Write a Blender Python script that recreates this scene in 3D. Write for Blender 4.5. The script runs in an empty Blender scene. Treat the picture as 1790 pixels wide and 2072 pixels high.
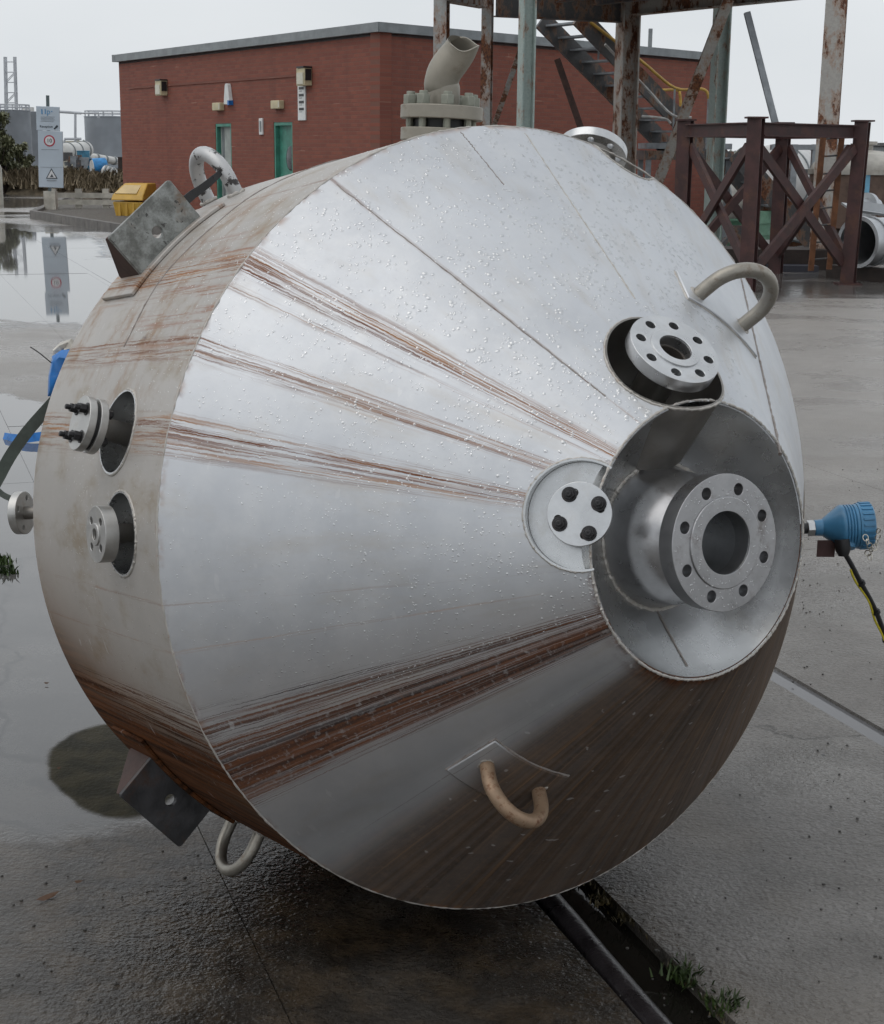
import bpy, bmesh, math, random
import numpy as np
from mathutils import Matrix, Vector
random.seed(7); rng = np.random.default_rng(7)
R_ = math.radians
scene = bpy.context.scene
COL = scene.collection

# ------------------------------------------------------------------ camera
CAM_H, FOC, CX, CY, HOR, ROLL = 1.6, 3100.0, 895.0, 1036.0, 308.0, 0.010
PITCH = math.atan((CY - HOR) / FOC)
FW = Vector((0, math.cos(PITCH), -math.sin(PITCH)))
_r, _u = Vector((1, 0, 0)), Vector((1, 0, 0)).cross(FW)
RT = _r * math.cos(ROLL) + _u * math.sin(ROLL)
UP = _u * math.cos(ROLL) - _r * math.sin(ROLL)
CAM = Vector((0, 0, CAM_H))
cd = bpy.data.cameras.new('camera'); cam = bpy.data.objects.new('camera', cd); COL.objects.link(cam)
cd.sensor_fit = 'VERTICAL'; cd.sensor_height = 36; cd.lens = FOC / 2072 * 36
cd.clip_start = 0.1; cd.clip_end = 3000
cam.matrix_world = Matrix(((RT.x, UP.x, -FW.x, 0), (RT.y, UP.y, -FW.y, 0), (RT.z, UP.z, -FW.z, CAM_H), (0, 0, 0, 1)))
scene.camera = cam

def ray(x, y): return FW + RT * ((x - CX) / FOC) + UP * ((CY - y) / FOC)
def at(x, y, Y): r = ray(x, y); return CAM + r * (Y / r.y)          # survey: a sight line cut at distance Y
def gnd(x, y, z=0.0): r = ray(x, y); return CAM + r * ((z - CAM_H) / r.z)

# ------------------------------------------------------------------ world, sun, exposure
w = bpy.data.worlds.new('World'); scene.world = w; w.use_nodes = True
nt = w.node_tree; nt.nodes.clear()
SUN_EL, SUN_AZ = R_(60), R_(-112)
sky = nt.nodes.new('ShaderNodeTexSky'); sky.sky_type = 'NISHITA'; sky.sun_disc = False
sky.sun_elevation = SUN_EL; sky.sun_rotation = SUN_AZ; sky.dust_density = 4; sky.air_density = 1.2
tc = nt.nodes.new('ShaderNodeTexCoord')
mp = nt.nodes.new('ShaderNodeMapping'); mp.inputs['Scale'].default_value = (1, 1, 2.6)
nz = nt.nodes.new('ShaderNodeTexNoise'); nz.inputs['Scale'].default_value = 2.2; nz.inputs['Detail'].default_value = 5
nt.links.new(tc.outputs['Generated'], mp.inputs[0]); nt.links.new(mp.outputs[0], nz.inputs['Vector'])
cr = nt.nodes.new('ShaderNodeValToRGB')
cr.color_ramp.elements[0].position = .3; cr.color_ramp.elements[0].color = (7.3, 7.7, 8.05, 1)
cr.color_ramp.elements[1].position = .72; cr.color_ramp.elements[1].color = (8.6, 8.85, 9.1, 1)
nt.links.new(nz.outputs['Fac'], cr.inputs[0])
mx = nt.nodes.new('ShaderNodeMix'); mx.data_type = 'RGBA'; mx.inputs[0].default_value = .93
nt.links.new(sky.outputs[0], mx.inputs[6]); nt.links.new(cr.outputs[0], mx.inputs[7])
w.cycles.sampling_method = 'NONE'
bg = nt.nodes.new('ShaderNodeBackground'); bg.inputs[1].default_value = .1
nt.links.new(mx.outputs[2], bg.inputs[0])
wo = nt.nodes.new('ShaderNodeOutputWorld'); nt.links.new(bg.outputs[0], wo.inputs[0])
sd = bpy.data.lights.new('sun', 'SUN'); sd.energy = .75; sd.angle = R_(60); sd.color = (1, .97, .93)
sun = bpy.data.objects.new('sun', sd); COL.objects.link(sun)
sv = Vector((math.sin(SUN_AZ) * math.cos(SUN_EL), math.cos(SUN_AZ) * math.cos(SUN_EL), math.sin(SUN_EL)))
sun.rotation_euler = (-sv).to_track_quat('-Z', 'Y').to_euler(); sun.location = (0, 0, 20)
vs = scene.view_settings; vs.view_transform = 'Standard'; vs.look = 'None'; vs.exposure = 0; vs.gamma = 1; vs.use_curve_mapping = False
scene.cycles.max_bounces = 6; scene.cycles.transmission_bounces = 4; scene.cycles.glossy_bounces = 4; scene.cycles.diffuse_bounces = 2
scene.cycles.use_adaptive_sampling = True; scene.cycles.adaptive_threshold = .03

# ------------------------------------------------------------------ shader helper
class S:
    """a node socket with arithmetic"""
    def __init__(s, m, sock): s.m = m; s.k = sock
    def _op(s, op, *o, clamp=False):
        n = s.m.nt.nodes.new('ShaderNodeMath'); n.operation = op; n.use_clamp = clamp
        for i, v in enumerate((s,) + o):
            if isinstance(v, S): s.m.nt.links.new(v.k, n.inputs[i])
            else: n.inputs[i].default_value = v
        return S(s.m, n.outputs[0])
    def __add__(s, o): return s._op('ADD', o)
    __radd__ = __add__
    def __sub__(s, o): return s._op('SUBTRACT', o)
    def __rsub__(s, o): return (s * -1) + o
    def __mul__(s, o): return s._op('MULTIPLY', o)
    __rmul__ = __mul__
    def __truediv__(s, o): return s._op('DIVIDE', o)
    def __neg__(s): return s * -1
    def abs(s): return s._op('ABSOLUTE')
    def sat(s): return s._op('ADD', 0.0, clamp=True)
    def max(s, o): return s._op('MAXIMUM', o)
    def min(s, o): return s._op('MINIMUM', o)
    def pow(s, o): return s._op('POWER', o)
    def sqrt(s): return s._op('SQRT')
    def atan2(s, o): return s._op('ARCTAN2', o)
    def floor(s): return s._op('FLOOR')
    def step(s, a, b):                      # smoothstep from a to b (a may exceed b)
        n = s.m.nt.nodes.new('ShaderNodeMapRange'); n.interpolation_type = 'SMOOTHSTEP'
        s.m.nt.links.new(s.k, n.inputs[0])
        lo, hi, o0, o1 = (a, b, 0, 1) if a < b else (b, a, 1, 0)
        n.inputs[1].default_value = lo; n.inputs[2].default_value = hi
        n.inputs[3].default_value = o0; n.inputs[4].default_value = o1
        return S(s.m, n.outputs[0])
    def band(s, c, w, soft=.5):             # 1 inside |s-c|<w
        return (s - c).abs().step(w * (1 + soft), w * (1 - soft))

class Mat:
    def __init__(self, name):
        self.mat = bpy.data.materials.new(name); self.mat.use_nodes = True
        self.nt = self.mat.node_tree; self.nt.nodes.clear()
        self.out = self.nt.nodes.new('ShaderNodeOutputMaterial')
        self.b = self.nt.nodes.new('ShaderNodeBsdfPrincipled'); self.nt.links.new(self.b.outputs[0], self.out.inputs[0])
        t = self.nt.nodes.new('ShaderNodeTexCoord'); self.co = t.outputs['Object']
        x = self.nt.nodes.new('ShaderNodeSeparateXYZ'); self.nt.links.new(self.co, x.inputs[0])
        self.x, self.y, self.z = (S(self, o) for o in x.outputs)
    def vec(self, *c):
        n = self.nt.nodes.new('ShaderNodeCombineXYZ')
        for i, v in enumerate(c):
            if isinstance(v, S): self.nt.links.new(v.k, n.inputs[i])
            else: n.inputs[i].default_value = v
        return n.outputs[0]
    def noise(self, scale=5, detail=4, rough=.55, vec=None, dist=0):
        n = self.nt.nodes.new('ShaderNodeTexNoise'); n.inputs['Scale'].default_value = scale
        n.inputs['Detail'].default_value = detail; n.inputs['Roughness'].default_value = rough; n.inputs['Distortion'].default_value = dist
        self.nt.links.new(vec if vec is not None else self.co, n.inputs['Vector']); return S(self, n.outputs['Fac'])
    def voro(self, scale=5, feature='F1', vec=None, rand=1):
        n = self.nt.nodes.new('ShaderNodeTexVoronoi'); n.feature = feature; n.inputs['Scale'].default_value = scale; n.inputs['Randomness'].default_value = rand
        self.nt.links.new(vec if vec is not None else self.co, n.inputs['Vector']); return S(self, n.outputs['Distance'])
    def mix(self, f, a, b):
        n = self.nt.nodes.new('ShaderNodeMix'); n.data_type = 'RGBA'
        for i, v in ((0, f), (6, a), (7, b)):
            if isinstance(v, S): self.nt.links.new(v.k, n.inputs[i])
            elif hasattr(v, 'is_linked'): self.nt.links.new(v, n.inputs[i])
            else: n.inputs[i].default_value = v if i == 0 else (*v, 1)[:4]
        return n.outputs[2]
    def set(self, **k):
        for key, v in k.items():
            s = self.b.inputs[{'col': 'Base Color', 'rough': 'Roughness', 'metal': 'Metallic', 'ior': 'IOR', 'trans': 'Transmission Weight', 'coat': 'Coat Weight', 'spec': 'Specular IOR Level', 'coatr': 'Coat Roughness'}[key]]
            if isinstance(v, S): self.nt.links.new(v.k, s)
            elif hasattr(v, 'is_linked'): self.nt.links.new(v, s)
            elif isinstance(v, tuple): s.default_value = (*v, 1)[:4]
            else: s.default_value = v
        return self
    def bump(self, h, strength=.3, dist=.01):
        n = self.nt.nodes.new('ShaderNodeBump'); n.inputs['Distance'].default_value = dist
        if isinstance(strength, S): self.nt.links.new(strength.k, n.inputs['Strength'])
        else: n.inputs['Strength'].default_value = strength
        self.nt.links.new(h.k, n.inputs['Height']); self.nt.links.new(n.outputs[0], self.b.inputs['Normal']); return self

def simple(name, col, rough=.6, metal=0, var=.25, scale=8, bump=.15, bscale=40, bd=.004, dirt=None, dirt_amt=.5):
    m = Mat(name); n = m.noise(scale, 3)
    dark = tuple(c * (1 - var) for c in col); lite = tuple(min(1, c * (1 + var * .6)) for c in col)
    c = m.mix(n.step(.3, .7), dark, lite)
    if dirt:
        c = m.mix((m.noise(scale * .6, 6, .7).step(.5, .72)) * dirt_amt, c, dirt)
    m.set(col=c, rough=(n * .2 + (rough - .1)).sat(), metal=metal)
    if bump: m.bump(m.noise(bscale, 2), bump, bd)
    return m.mat

M = {}
# stainless jacket: vessel space, z along the axis; psi = degrees round from the camera side (top -90, bottom +90)
def steel_jacket(name, band=False):
    m = Mat(name); x, y, z = m.x, m.y, m.z
    psi = (y * -1).atan2(x * -1) * 57.29578
    rad = (x * x + y * y).sqrt()
    grain = m.noise(85, 3, .7)
    wob = (m.noise(9, 2) - .5) * .35 + (grain - .5) * .4
    ps = psi + wob
    lin = lambda a, b, d=4, sc=1: m.noise(sc, d, .6, m.vec(ps * a, z * b, 0.37))
    big = m.noise(2.2, 5, .6)
    fine = lin(2.2, 2.0, 5)
    micro = lin(5.5, 5.0, 3)
    base = m.mix(big.step(.3, .7), (.49, .505, .53), (.62, .635, .66))
    base = m.mix(m.noise(14, 6, .7).step(.35, .8) * .5, base, (.66, .665, .67))
    rough = (big * .16 + .39) + (m.noise(30, 4) - .5) * .12
    # grime film
    film = (m.noise(3.1, 6, .65, m.vec(ps * .05, z * 2.0, 1.3))).step(.48, .75)
    if band:
        base = m.mix((film * .45 + .5).sat(), base, (.31, .255, .185))
        blot = m.noise(5.5, 7, .7, m.vec(ps * .022, z * 2.2, 4.1)).step(.46, .70)
        upper = psi.band(-42, 20, .6)
        base = m.mix(blot * upper * .85, base, (.29, .18, .105))
        streak = m.noise(1, 6, .65, m.vec(ps * .9, z * 2.5 + m.noise(11, 2) * .5, 7.7)).step(.53, .66)
        base = m.mix(streak * psi.band(-40, 9, .7) * z.step(-.5, -.2) * .75, base, (.27, .10, .045))
        scuff = m.noise(2.4, 6, .75, m.vec(ps * .07, z * 1.6, 9.1)).step(.60, .72) * psi.band(-33, 10, .7) * z.band(-.33, .12, .8)
        base = m.mix(scuff * .8, base, (.10, .07, .075))
    else:
        base = m.mix(film * .42, base, (.47, .435, .385))
    rust = fine.step(.42, .60) * ps.band(27.3, 6.6, .14)
    core = (ps.band(29.6, 3.4, .4) * lin(2.0, 3.6, 6).step(.30, .52))
    hair = micro.step(.50, .60) * ps.band(27, 8.2, .1)
    heavy = rust.max(core).max(hair * .9) * (grain.step(.30, .46) * .35 + .65)
    thin = ps * 0
    br0 = m.noise(1, 4, .7, m.vec(ps * 3.2, z * 5.0, .7)).step(.43, .62)
    for c, wd, amt in ((-43.6, 1.9, .95), (-42.0, .55, 1.0), (-31.4, .5, .9), (-29.6, 1.3, .75), (-19.2, 1.5, 1.0), (-17.6, 2.2, .75), (-60.5, .35, .55), (-39.3, .5, .5), (4, .2, .4), (10.5, .25, .4)):
        thin = thin.max(ps.band(c, wd, .7) * br0 * amt)
    scatter = m.noise(1, 5, .75, m.vec(ps * 2.6, z * 6.5, 3.3)).step(.66, .76) * .55 * psi.step(-60, -45)
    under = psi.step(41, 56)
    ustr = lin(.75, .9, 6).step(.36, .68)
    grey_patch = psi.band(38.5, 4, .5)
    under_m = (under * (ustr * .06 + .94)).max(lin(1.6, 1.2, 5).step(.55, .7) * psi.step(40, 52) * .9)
    back = psi.step(-118, -135) * .3
    if band:
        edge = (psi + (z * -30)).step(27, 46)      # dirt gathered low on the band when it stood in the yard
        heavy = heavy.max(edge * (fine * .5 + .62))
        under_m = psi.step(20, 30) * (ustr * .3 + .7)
        thin = thin * .9
    else:
        ring = rad.step(.268, .245) * m.noise(16, 5, .7).step(.38, .6) * psi.step(20, 60)
        ringl = rad.step(.254, .243) * m.noise(40, 5, .7).step(.45, .6) * psi.step(-60, -20) * .8
        heavy = heavy.max(ring * .9).max(ringl)
    seamd = z.abs().step(.012, .0) * m.noise(20, 4).step(.45, .6) * .5
    thin = thin.max(seamd).max(scatter)
    tone = lin(1.1, 2.2, 5)
    rcol = m.mix(tone.step(.35, .65), (.017, .006, .003), (.125, .042, .013))
    tcol = m.mix(tone.step(.4, .65), (.16, .052, .018), (.36, .165, .055))
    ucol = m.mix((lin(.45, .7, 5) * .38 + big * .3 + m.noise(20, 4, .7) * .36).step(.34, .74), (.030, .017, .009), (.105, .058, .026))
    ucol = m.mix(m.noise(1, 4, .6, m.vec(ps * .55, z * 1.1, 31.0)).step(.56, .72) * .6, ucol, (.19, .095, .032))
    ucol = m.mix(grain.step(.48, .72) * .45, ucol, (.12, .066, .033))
    rcol = m.mix(grain.step(.52, .75) * .55, rcol, (.17, .062, .022))
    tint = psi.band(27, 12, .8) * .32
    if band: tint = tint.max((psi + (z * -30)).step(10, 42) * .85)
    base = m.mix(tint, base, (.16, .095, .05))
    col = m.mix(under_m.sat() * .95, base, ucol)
    col = m.mix(thin.sat(), col, tcol)
    col = m.mix(heavy.sat() * .95, col, rcol)
    # scratches
    scr = m.noise(1, 2, .5, m.vec(psi * .25, z * 60, 2.2)).step(.70, .74) * .25
    col = m.mix(scr, col, (.7, .7, .7))
    allr = heavy.max(thin).max(under_m).sat()
    metal = (1 - allr.max(tint)) * (.42 if band else .84)
    m.set(spec=(allr * -.42 + .5), col=col, metal=metal, rough=(rough + allr * .25 + (.06 if band else 0)).sat())
    m.bump(m.noise(60, 2) * .3 + m.noise(7, 1) * 1.2, .14, .004)
    return m.mat
M['jacket'] = steel_jacket('jacket_steel')
M['band'] = steel_jacket('band_steel', True)
def steel(name, col=(.52, .52, .53), rough=.34, metal=.9, stain=(.25, .17, .1), amt=.35, sc=9):
    m = Mat(name); n = m.noise(sc, 6, .65); f = m.noise(sc * 5, 4)
    c = m.mix(n.step(.3, .7), tuple(v * .78 for v in col), col)
    c = m.mix(m.noise(sc * 1.7, 6, .7).step(.52, .72) * amt, c, stain)
    m.set(col=c, metal=metal, rough=(n * .2 + (rough - .1) + (f - .5) * .12).sat()); m.bump(f + n, .14, .002); return m.mat
M['flange'] = steel('flange_steel', (.55, .545, .53), .38, .85, (.3, .24, .16), .4, 14)
M['bright'] = steel('bright_steel', (.62, .63, .64), .3, .92, (.4, .36, .3), .25, 12)
M['neck'] = steel('neck_steel', (.45, .45, .46), .3, .92, (.12, .09, .07), .55, 10)
M['cup'] = steel('cup_steel', (.60, .61, .615), .27, .94, (.34, .31, .27), .3, 6)
M['sleeve'] = steel('sleeve_steel', (.27, .255, .235), .38, .8, (.2, .17, .14), .45, 9)
M['weld'] = steel('weld_bead', (.50, .475, .44), .5, .45, (.28, .17, .1), .6, 40)
M['weld_dark'] = steel('weld_bead_dark', (.30, .27, .25), .5, .6, (.12, .05, .03), .7, 40)
M['beige'] = steel('weathered_pipe', (.34, .315, .265), .5, .45, (.17, .13, .09), .6, 10)
M['lug'] = steel('lug_steel', (.38, .355, .31), .42, .7, (.15, .09, .05), .7, 22)
M['lug_rust'] = steel('lug_rusty', (.34, .235, .155), .5, .4, (.15, .048, .016), 1.0, 40)
def lug_paint():
    m = Mat('lug_chipped_paint'); n = m.noise(38, 6, .7)
    chip = n.step(.55, .585)
    low = m.z * 0
    c = m.mix(chip, (.50, .50, .50), (.05, .045, .045)); m.set(col=c, rough=.42, metal=chip * -.3 + .5); m.bump(chip * -1, .25, .002); return m.mat
M['lug_paint'] = lug_paint()
def bracket_m():
    m = Mat('bracket_galvanised'); n = m.noise(22, 7, .72); n2 = m.noise(7, 5, .7)
    c = m.mix(n.step(.38, .62), (.13, .135, .125), (.31, .325, .315))
    r = n2.step(.50, .66) * n.step(.42, .58)
    c = m.mix(r, c, (.15, .095, .055)); c = m.mix(m.noise(60, 4).step(.64, .68) * .8, c, (.03, .027, .025))
    m.set(col=c, rough=.5, metal=.25); m.bump(n, .3, .003); return m.mat
M['bracket'] = bracket_m()
M['bracket_shaded'] = simple('bracket_shaded', (.060, .060, .064), .5, .3, .5, 16, .4, 60, .003, (.085, .040, .02), .9)  # rusty bracket steel, darkened so its colour carries the shade low down
M['dark_rust'] = simple('dark_rust', (.060, .030, .024), .65, 0, .4, 12, .3, 60, .003, (.10, .045, .025), .6)
M['bolt'] = simple('bolt_black', (.035, .034, .036), .42, .5, .3, 20, .2, 80, .002, (.10, .05, .03), .3)
M['bolt_pale'] = simple('bolt_pale', (.30, .31, .26), .5, .4, .25, 20, .15, 80, .002, (.2, .15, .1), .4)
M['gasket'] = simple('gasket_black', (.015, .015, .016), .5, 0, .2)
M['inside'] = simple('pipe_inside', (.10, .085, .075), .55, .3, .3, 10)
m = Mat('water_drop'); m.set(col=(.8, .82, .85), rough=.04, metal=0.0, ior=1.33)
_t = m.nt.nodes.new('ShaderNodeBsdfTransparent'); _t.inputs[0].default_value = (.965, .967, .97, 1); _g = m.nt.nodes.new('ShaderNodeBsdfGlossy'); _g.inputs['Roughness'].default_value = .08; _g.inputs['Color'].default_value = (1, 1, 1, 1)
_l = m.nt.nodes.new('ShaderNodeLayerWeight'); _l.inputs[0].default_value = .2; _x = m.nt.nodes.new('ShaderNodeMixShader')
_mx = m.nt.nodes.new('ShaderNodeMath'); _mx.operation = 'MAXIMUM'; _mx.inputs[1].default_value = .34; m.nt.links.new(_l.outputs['Fresnel'], _mx.inputs[0]); m.nt.links.new(_mx.outputs[0], _x.inputs[0]); m.nt.links.new(_t.outputs[0], _x.inputs[1]); m.nt.links.new(_g.outputs[0], _x.inputs[2]); m.nt.links.new(_x.outputs[0], m.out.inputs[0])
M['drop'] = m.mat

# ------------------------------------------------------------------ mesh helpers
WORLD = {}
def put(o, parent=None, mw=None):
    COL.objects.link(o)
    mw = mw.copy() if mw is not None else Matrix.Identity(4)
    if parent is not None:
        o.parent = parent; o.matrix_parent_inverse = WORLD[parent.name].inverted()
    o.matrix_basis = mw
    WORLD[o.name] = mw if parent is None else mw
    return o
def tag(o, label=None, cat=None, group=None, kind=None):
    if label: o['label'] = label
    if cat: o['category'] = cat
    if group: o['group'] = group
    if kind: o['kind'] = kind
    return o
def empty(name, loc=(0, 0, 0), label=None, cat=None, group=None):
    o = bpy.data.objects.new(name, None); o.empty_display_size = .1
    put(o, None, Matrix.Translation(Vector(loc))); return tag(o, label, cat, group)
class G:
    """geometry collector"""
    def __init__(s): s.v = []; s.f = []
    def add(s, v, f):
        n = len(s.v); s.v += [tuple(p) for p in v]; s.f += [tuple(i + n for i in q) for q in f]; return s
    def box(s, c, sx, sy, sz, mt=None):
        vs = [Vector((x * sx / 2, y * sy / 2, z * sz / 2)) + Vector(c) for x in (-1, 1) for y in (-1, 1) for z in (-1, 1)]
        if mt: vs = [mt @ p for p in vs]
        return s.add(vs, [(0, 1, 3, 2), (4, 6, 7, 5), (0, 4, 5, 1), (2, 3, 7, 6), (0, 2, 6, 4), (1, 5, 7, 3)])
    def bar(s, a, b, wx, wy, up=(0, 0, 1)):
        a, b = Vector(a), Vector(b); d = (b - a); L = d.length; d.normalize(); u = Vector(up)
        if abs(d.dot(u)) > .98: u = Vector((0, 1, 0))
        sx = d.cross(u).normalized(); sy = sx.cross(d).normalized()
        vs = [p + sx * (i * wx / 2) + sy * (j * wy / 2) for p in (a, b) for i in (-1, 1) for j in (-1, 1)]
        return s.add(vs, [(0, 1, 3, 2), (4, 6, 7, 5), (0, 4, 5, 1), (2, 3, 7, 6), (0, 2, 6, 4), (1, 5, 7, 3)])
    def hbeam(s, a, b, wd, ht, t=.02, up=(0, 0, 1)):
        a, b = Vector(a), Vector(b); d = (b - a).normalized(); u = Vector(up)
        if abs(d.dot(u)) > .98: u = Vector((0, 1, 0))
        sx = d.cross(u).normalized(); sy = sx.cross(d).normalized(); o = sy * (ht / 2 - t / 2)
        s.bar(a + o, b + o, wd, t, up); s.bar(a - o, b - o, wd, t, up); s.bar(a, b, t * .7, ht - 2 * t - .002, up); return s
    def tube(s, path, r, n=10, cap=True, close=False):
        P = [Vector(p) for p in path]; N = len(P); rr = r if hasattr(r, '__len__') else [r] * N
        vs = []; prev = None
        for i, p in enumerate(P):
            if close: d = P[(i + 1) % N] - P[i - 1]
            else: d = P[min(i + 1, N - 1)] - P[max(i - 1, 0)]
            d.normalize()
            if prev is None: u = d.orthogonal().normalized()
            else: u = (prev - d * prev.dot(d)).normalized()
            prev = u; v = d.cross(u)
            vs += [p + (u * math.cos(2 * math.pi * k / n) + v * math.sin(2 * math.pi * k / n)) * rr[i] for k in range(n)]
        f = []
        for i in range(N if close else N - 1):
            j = (i + 1) % N
            f += [(i * n + k, i * n + (k + 1) % n, j * n + (k + 1) % n, j * n + k) for k in range(n)]
        if cap and not close: f += [tuple(range(n))[::-1], tuple((N - 1) * n + k for k in range(n))]
        return s.add(vs, f)
    def lathe(s, prof, n=48, mt=None, closed=False):
        vs = []; N = len(prof)
        for r, z in prof:
            for k in range(n):
                a = 2 * math.pi * k / n; p = Vector((r * math.cos(a), r * math.sin(a), z)); vs.append(mt @ p if mt else p)
        f = []
        for i in range(N if closed else N - 1):
            j = (i + 1) % N
            f += [(i * n + k, i * n + (k + 1) % n, j * n + (k + 1) % n, j * n + k) for k in range(n)]
        return s.add(vs, f)
    def prism(s, poly, z0, z1, mt=None):
        n = len(poly); vs = [Vector((p[0], p[1], z0)) for p in poly] + [Vector((p[0], p[1], z1)) for p in poly]
        if mt: vs = [mt @ p for p in vs]
        return s.add(vs, [tuple(range(n))[::-1], tuple(range(n, 2 * n))] + [(i, (i + 1) % n, (i + 1) % n + n, i + n) for i in range(n)])
    def mesh(s, name, smooth=True, weld=False, ang=35):
        me = bpy.data.meshes.new(name); me.from_pydata(s.v, [], s.f)
        bm = bmesh.new(); bm.from_mesh(me)
        if weld: bmesh.ops.remove_doubles(bm, verts=bm.verts, dist=1e-5)
        bmesh.ops.recalc_face_normals(bm, faces=bm.faces); bm.to_mesh(me); bm.free()
        if smooth:
            me.polygons.foreach_set('use_smooth', [True] * len(me.polygons)); me.set_sharp_from_angle(angle=R_(ang))
        return me
    def obj(s, name, mat, parent=None, mw=None, smooth=True, weld=False, bevel=0, ang=35):
        me = s.mesh(name, smooth, weld, ang); me.materials.append(M[mat] if isinstance(mat, str) else mat)
        o = bpy.data.objects.new(name, me); put(o, parent, mw)
        if bevel:
            b = o.modifiers.new('bevel', 'BEVEL'); b.width = bevel; b.segments = 2; b.limit_method = 'ANGLE'; b.angle_limit = R_(40)
        return o
def again(src, parent, mw):
    o = src.copy(); return put(o, parent, mw)
def frame_m(o, n, hint=(0, 0, 1)):
    n = Vector(n).normalized(); h = Vector(hint)
    if abs(n.dot(h)) > .97: h = Vector((1, 0, 0))
    x = h.cross(n).normalized(); y = n.cross(x); o = Vector(o)
    return Matrix(((x.x, y.x, n.x, o.x), (x.y, y.y, n.y, o.y), (x.z, y.z, n.z, o.z), (0, 0, 0, 1)))
def circle(r, n=32, c=(0, 0), a0=0): return [(c[0] + r * math.cos(a0 + 2 * math.pi * k / n), c[1] + r * math.sin(a0 + 2 * math.pi * k / n)) for k in range(n)]
def plate(outer, holes, z0, z1):
    """flat plate with real holes"""
    bm = bmesh.new(); loops = []
    for lp in [outer] + holes:
        vs = [bm.verts.new((p[0], p[1], 0)) for p in lp]; loops.append(len(lp))
        for i in range(len(vs)): bm.edges.new((vs[i], vs[(i + 1) % len(vs)]))
    bm.verts.ensure_lookup_table()
    bmesh.ops.triangle_fill(bm, use_beauty=True, use_dissolve=False, edges=bm.edges[:])
    bm.verts.ensure_lookup_table(); bm.verts.index_update()
    co = [v.co.copy() for v in bm.verts]; tris = [tuple(v.index for v in f.verts) for f in bm.faces]; bm.free()
    n = len(co); g = G()
    v = [(p.x, p.y, z1) for p in co] + [(p.x, p.y, z0) for p in co]
    f = list(tris) + [tuple(i + n for i in t[::-1]) for t in tris]
    b = 0
    for L in loops:
        f += [(b + i, b + (i + 1) % L, b + (i + 1) % L + n, b + i + n) for i in range(L)]; b += L
    return g.add(v, f)
def ring_flange(r, bore, bc, nb, hr, t, a0=0, raised=None, seg=64):
    """flange with bolt holes, top face at z=0, body below"""
    holes = [circle(hr, 16, (bc * math.cos(a0 + 2 * math.pi * k / nb), bc * math.sin(a0 + 2 * math.pi * k / nb))) for k in range(nb)]
    if bore: holes.append(circle(bore, 40))
    g = plate(circle(r, seg), holes, -t, 0)
    if raised:
        lo = bore if bore else 1e-4
        g.lathe([(lo + .0002, -.001), (lo + .0002, .003), (raised - .001, .003), (raised, .002), (raised, -.001)], 48)
    return g
def hexnut(r, hgt, z=0): return G().prism(circle(r, 6), z, z + hgt)

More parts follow.
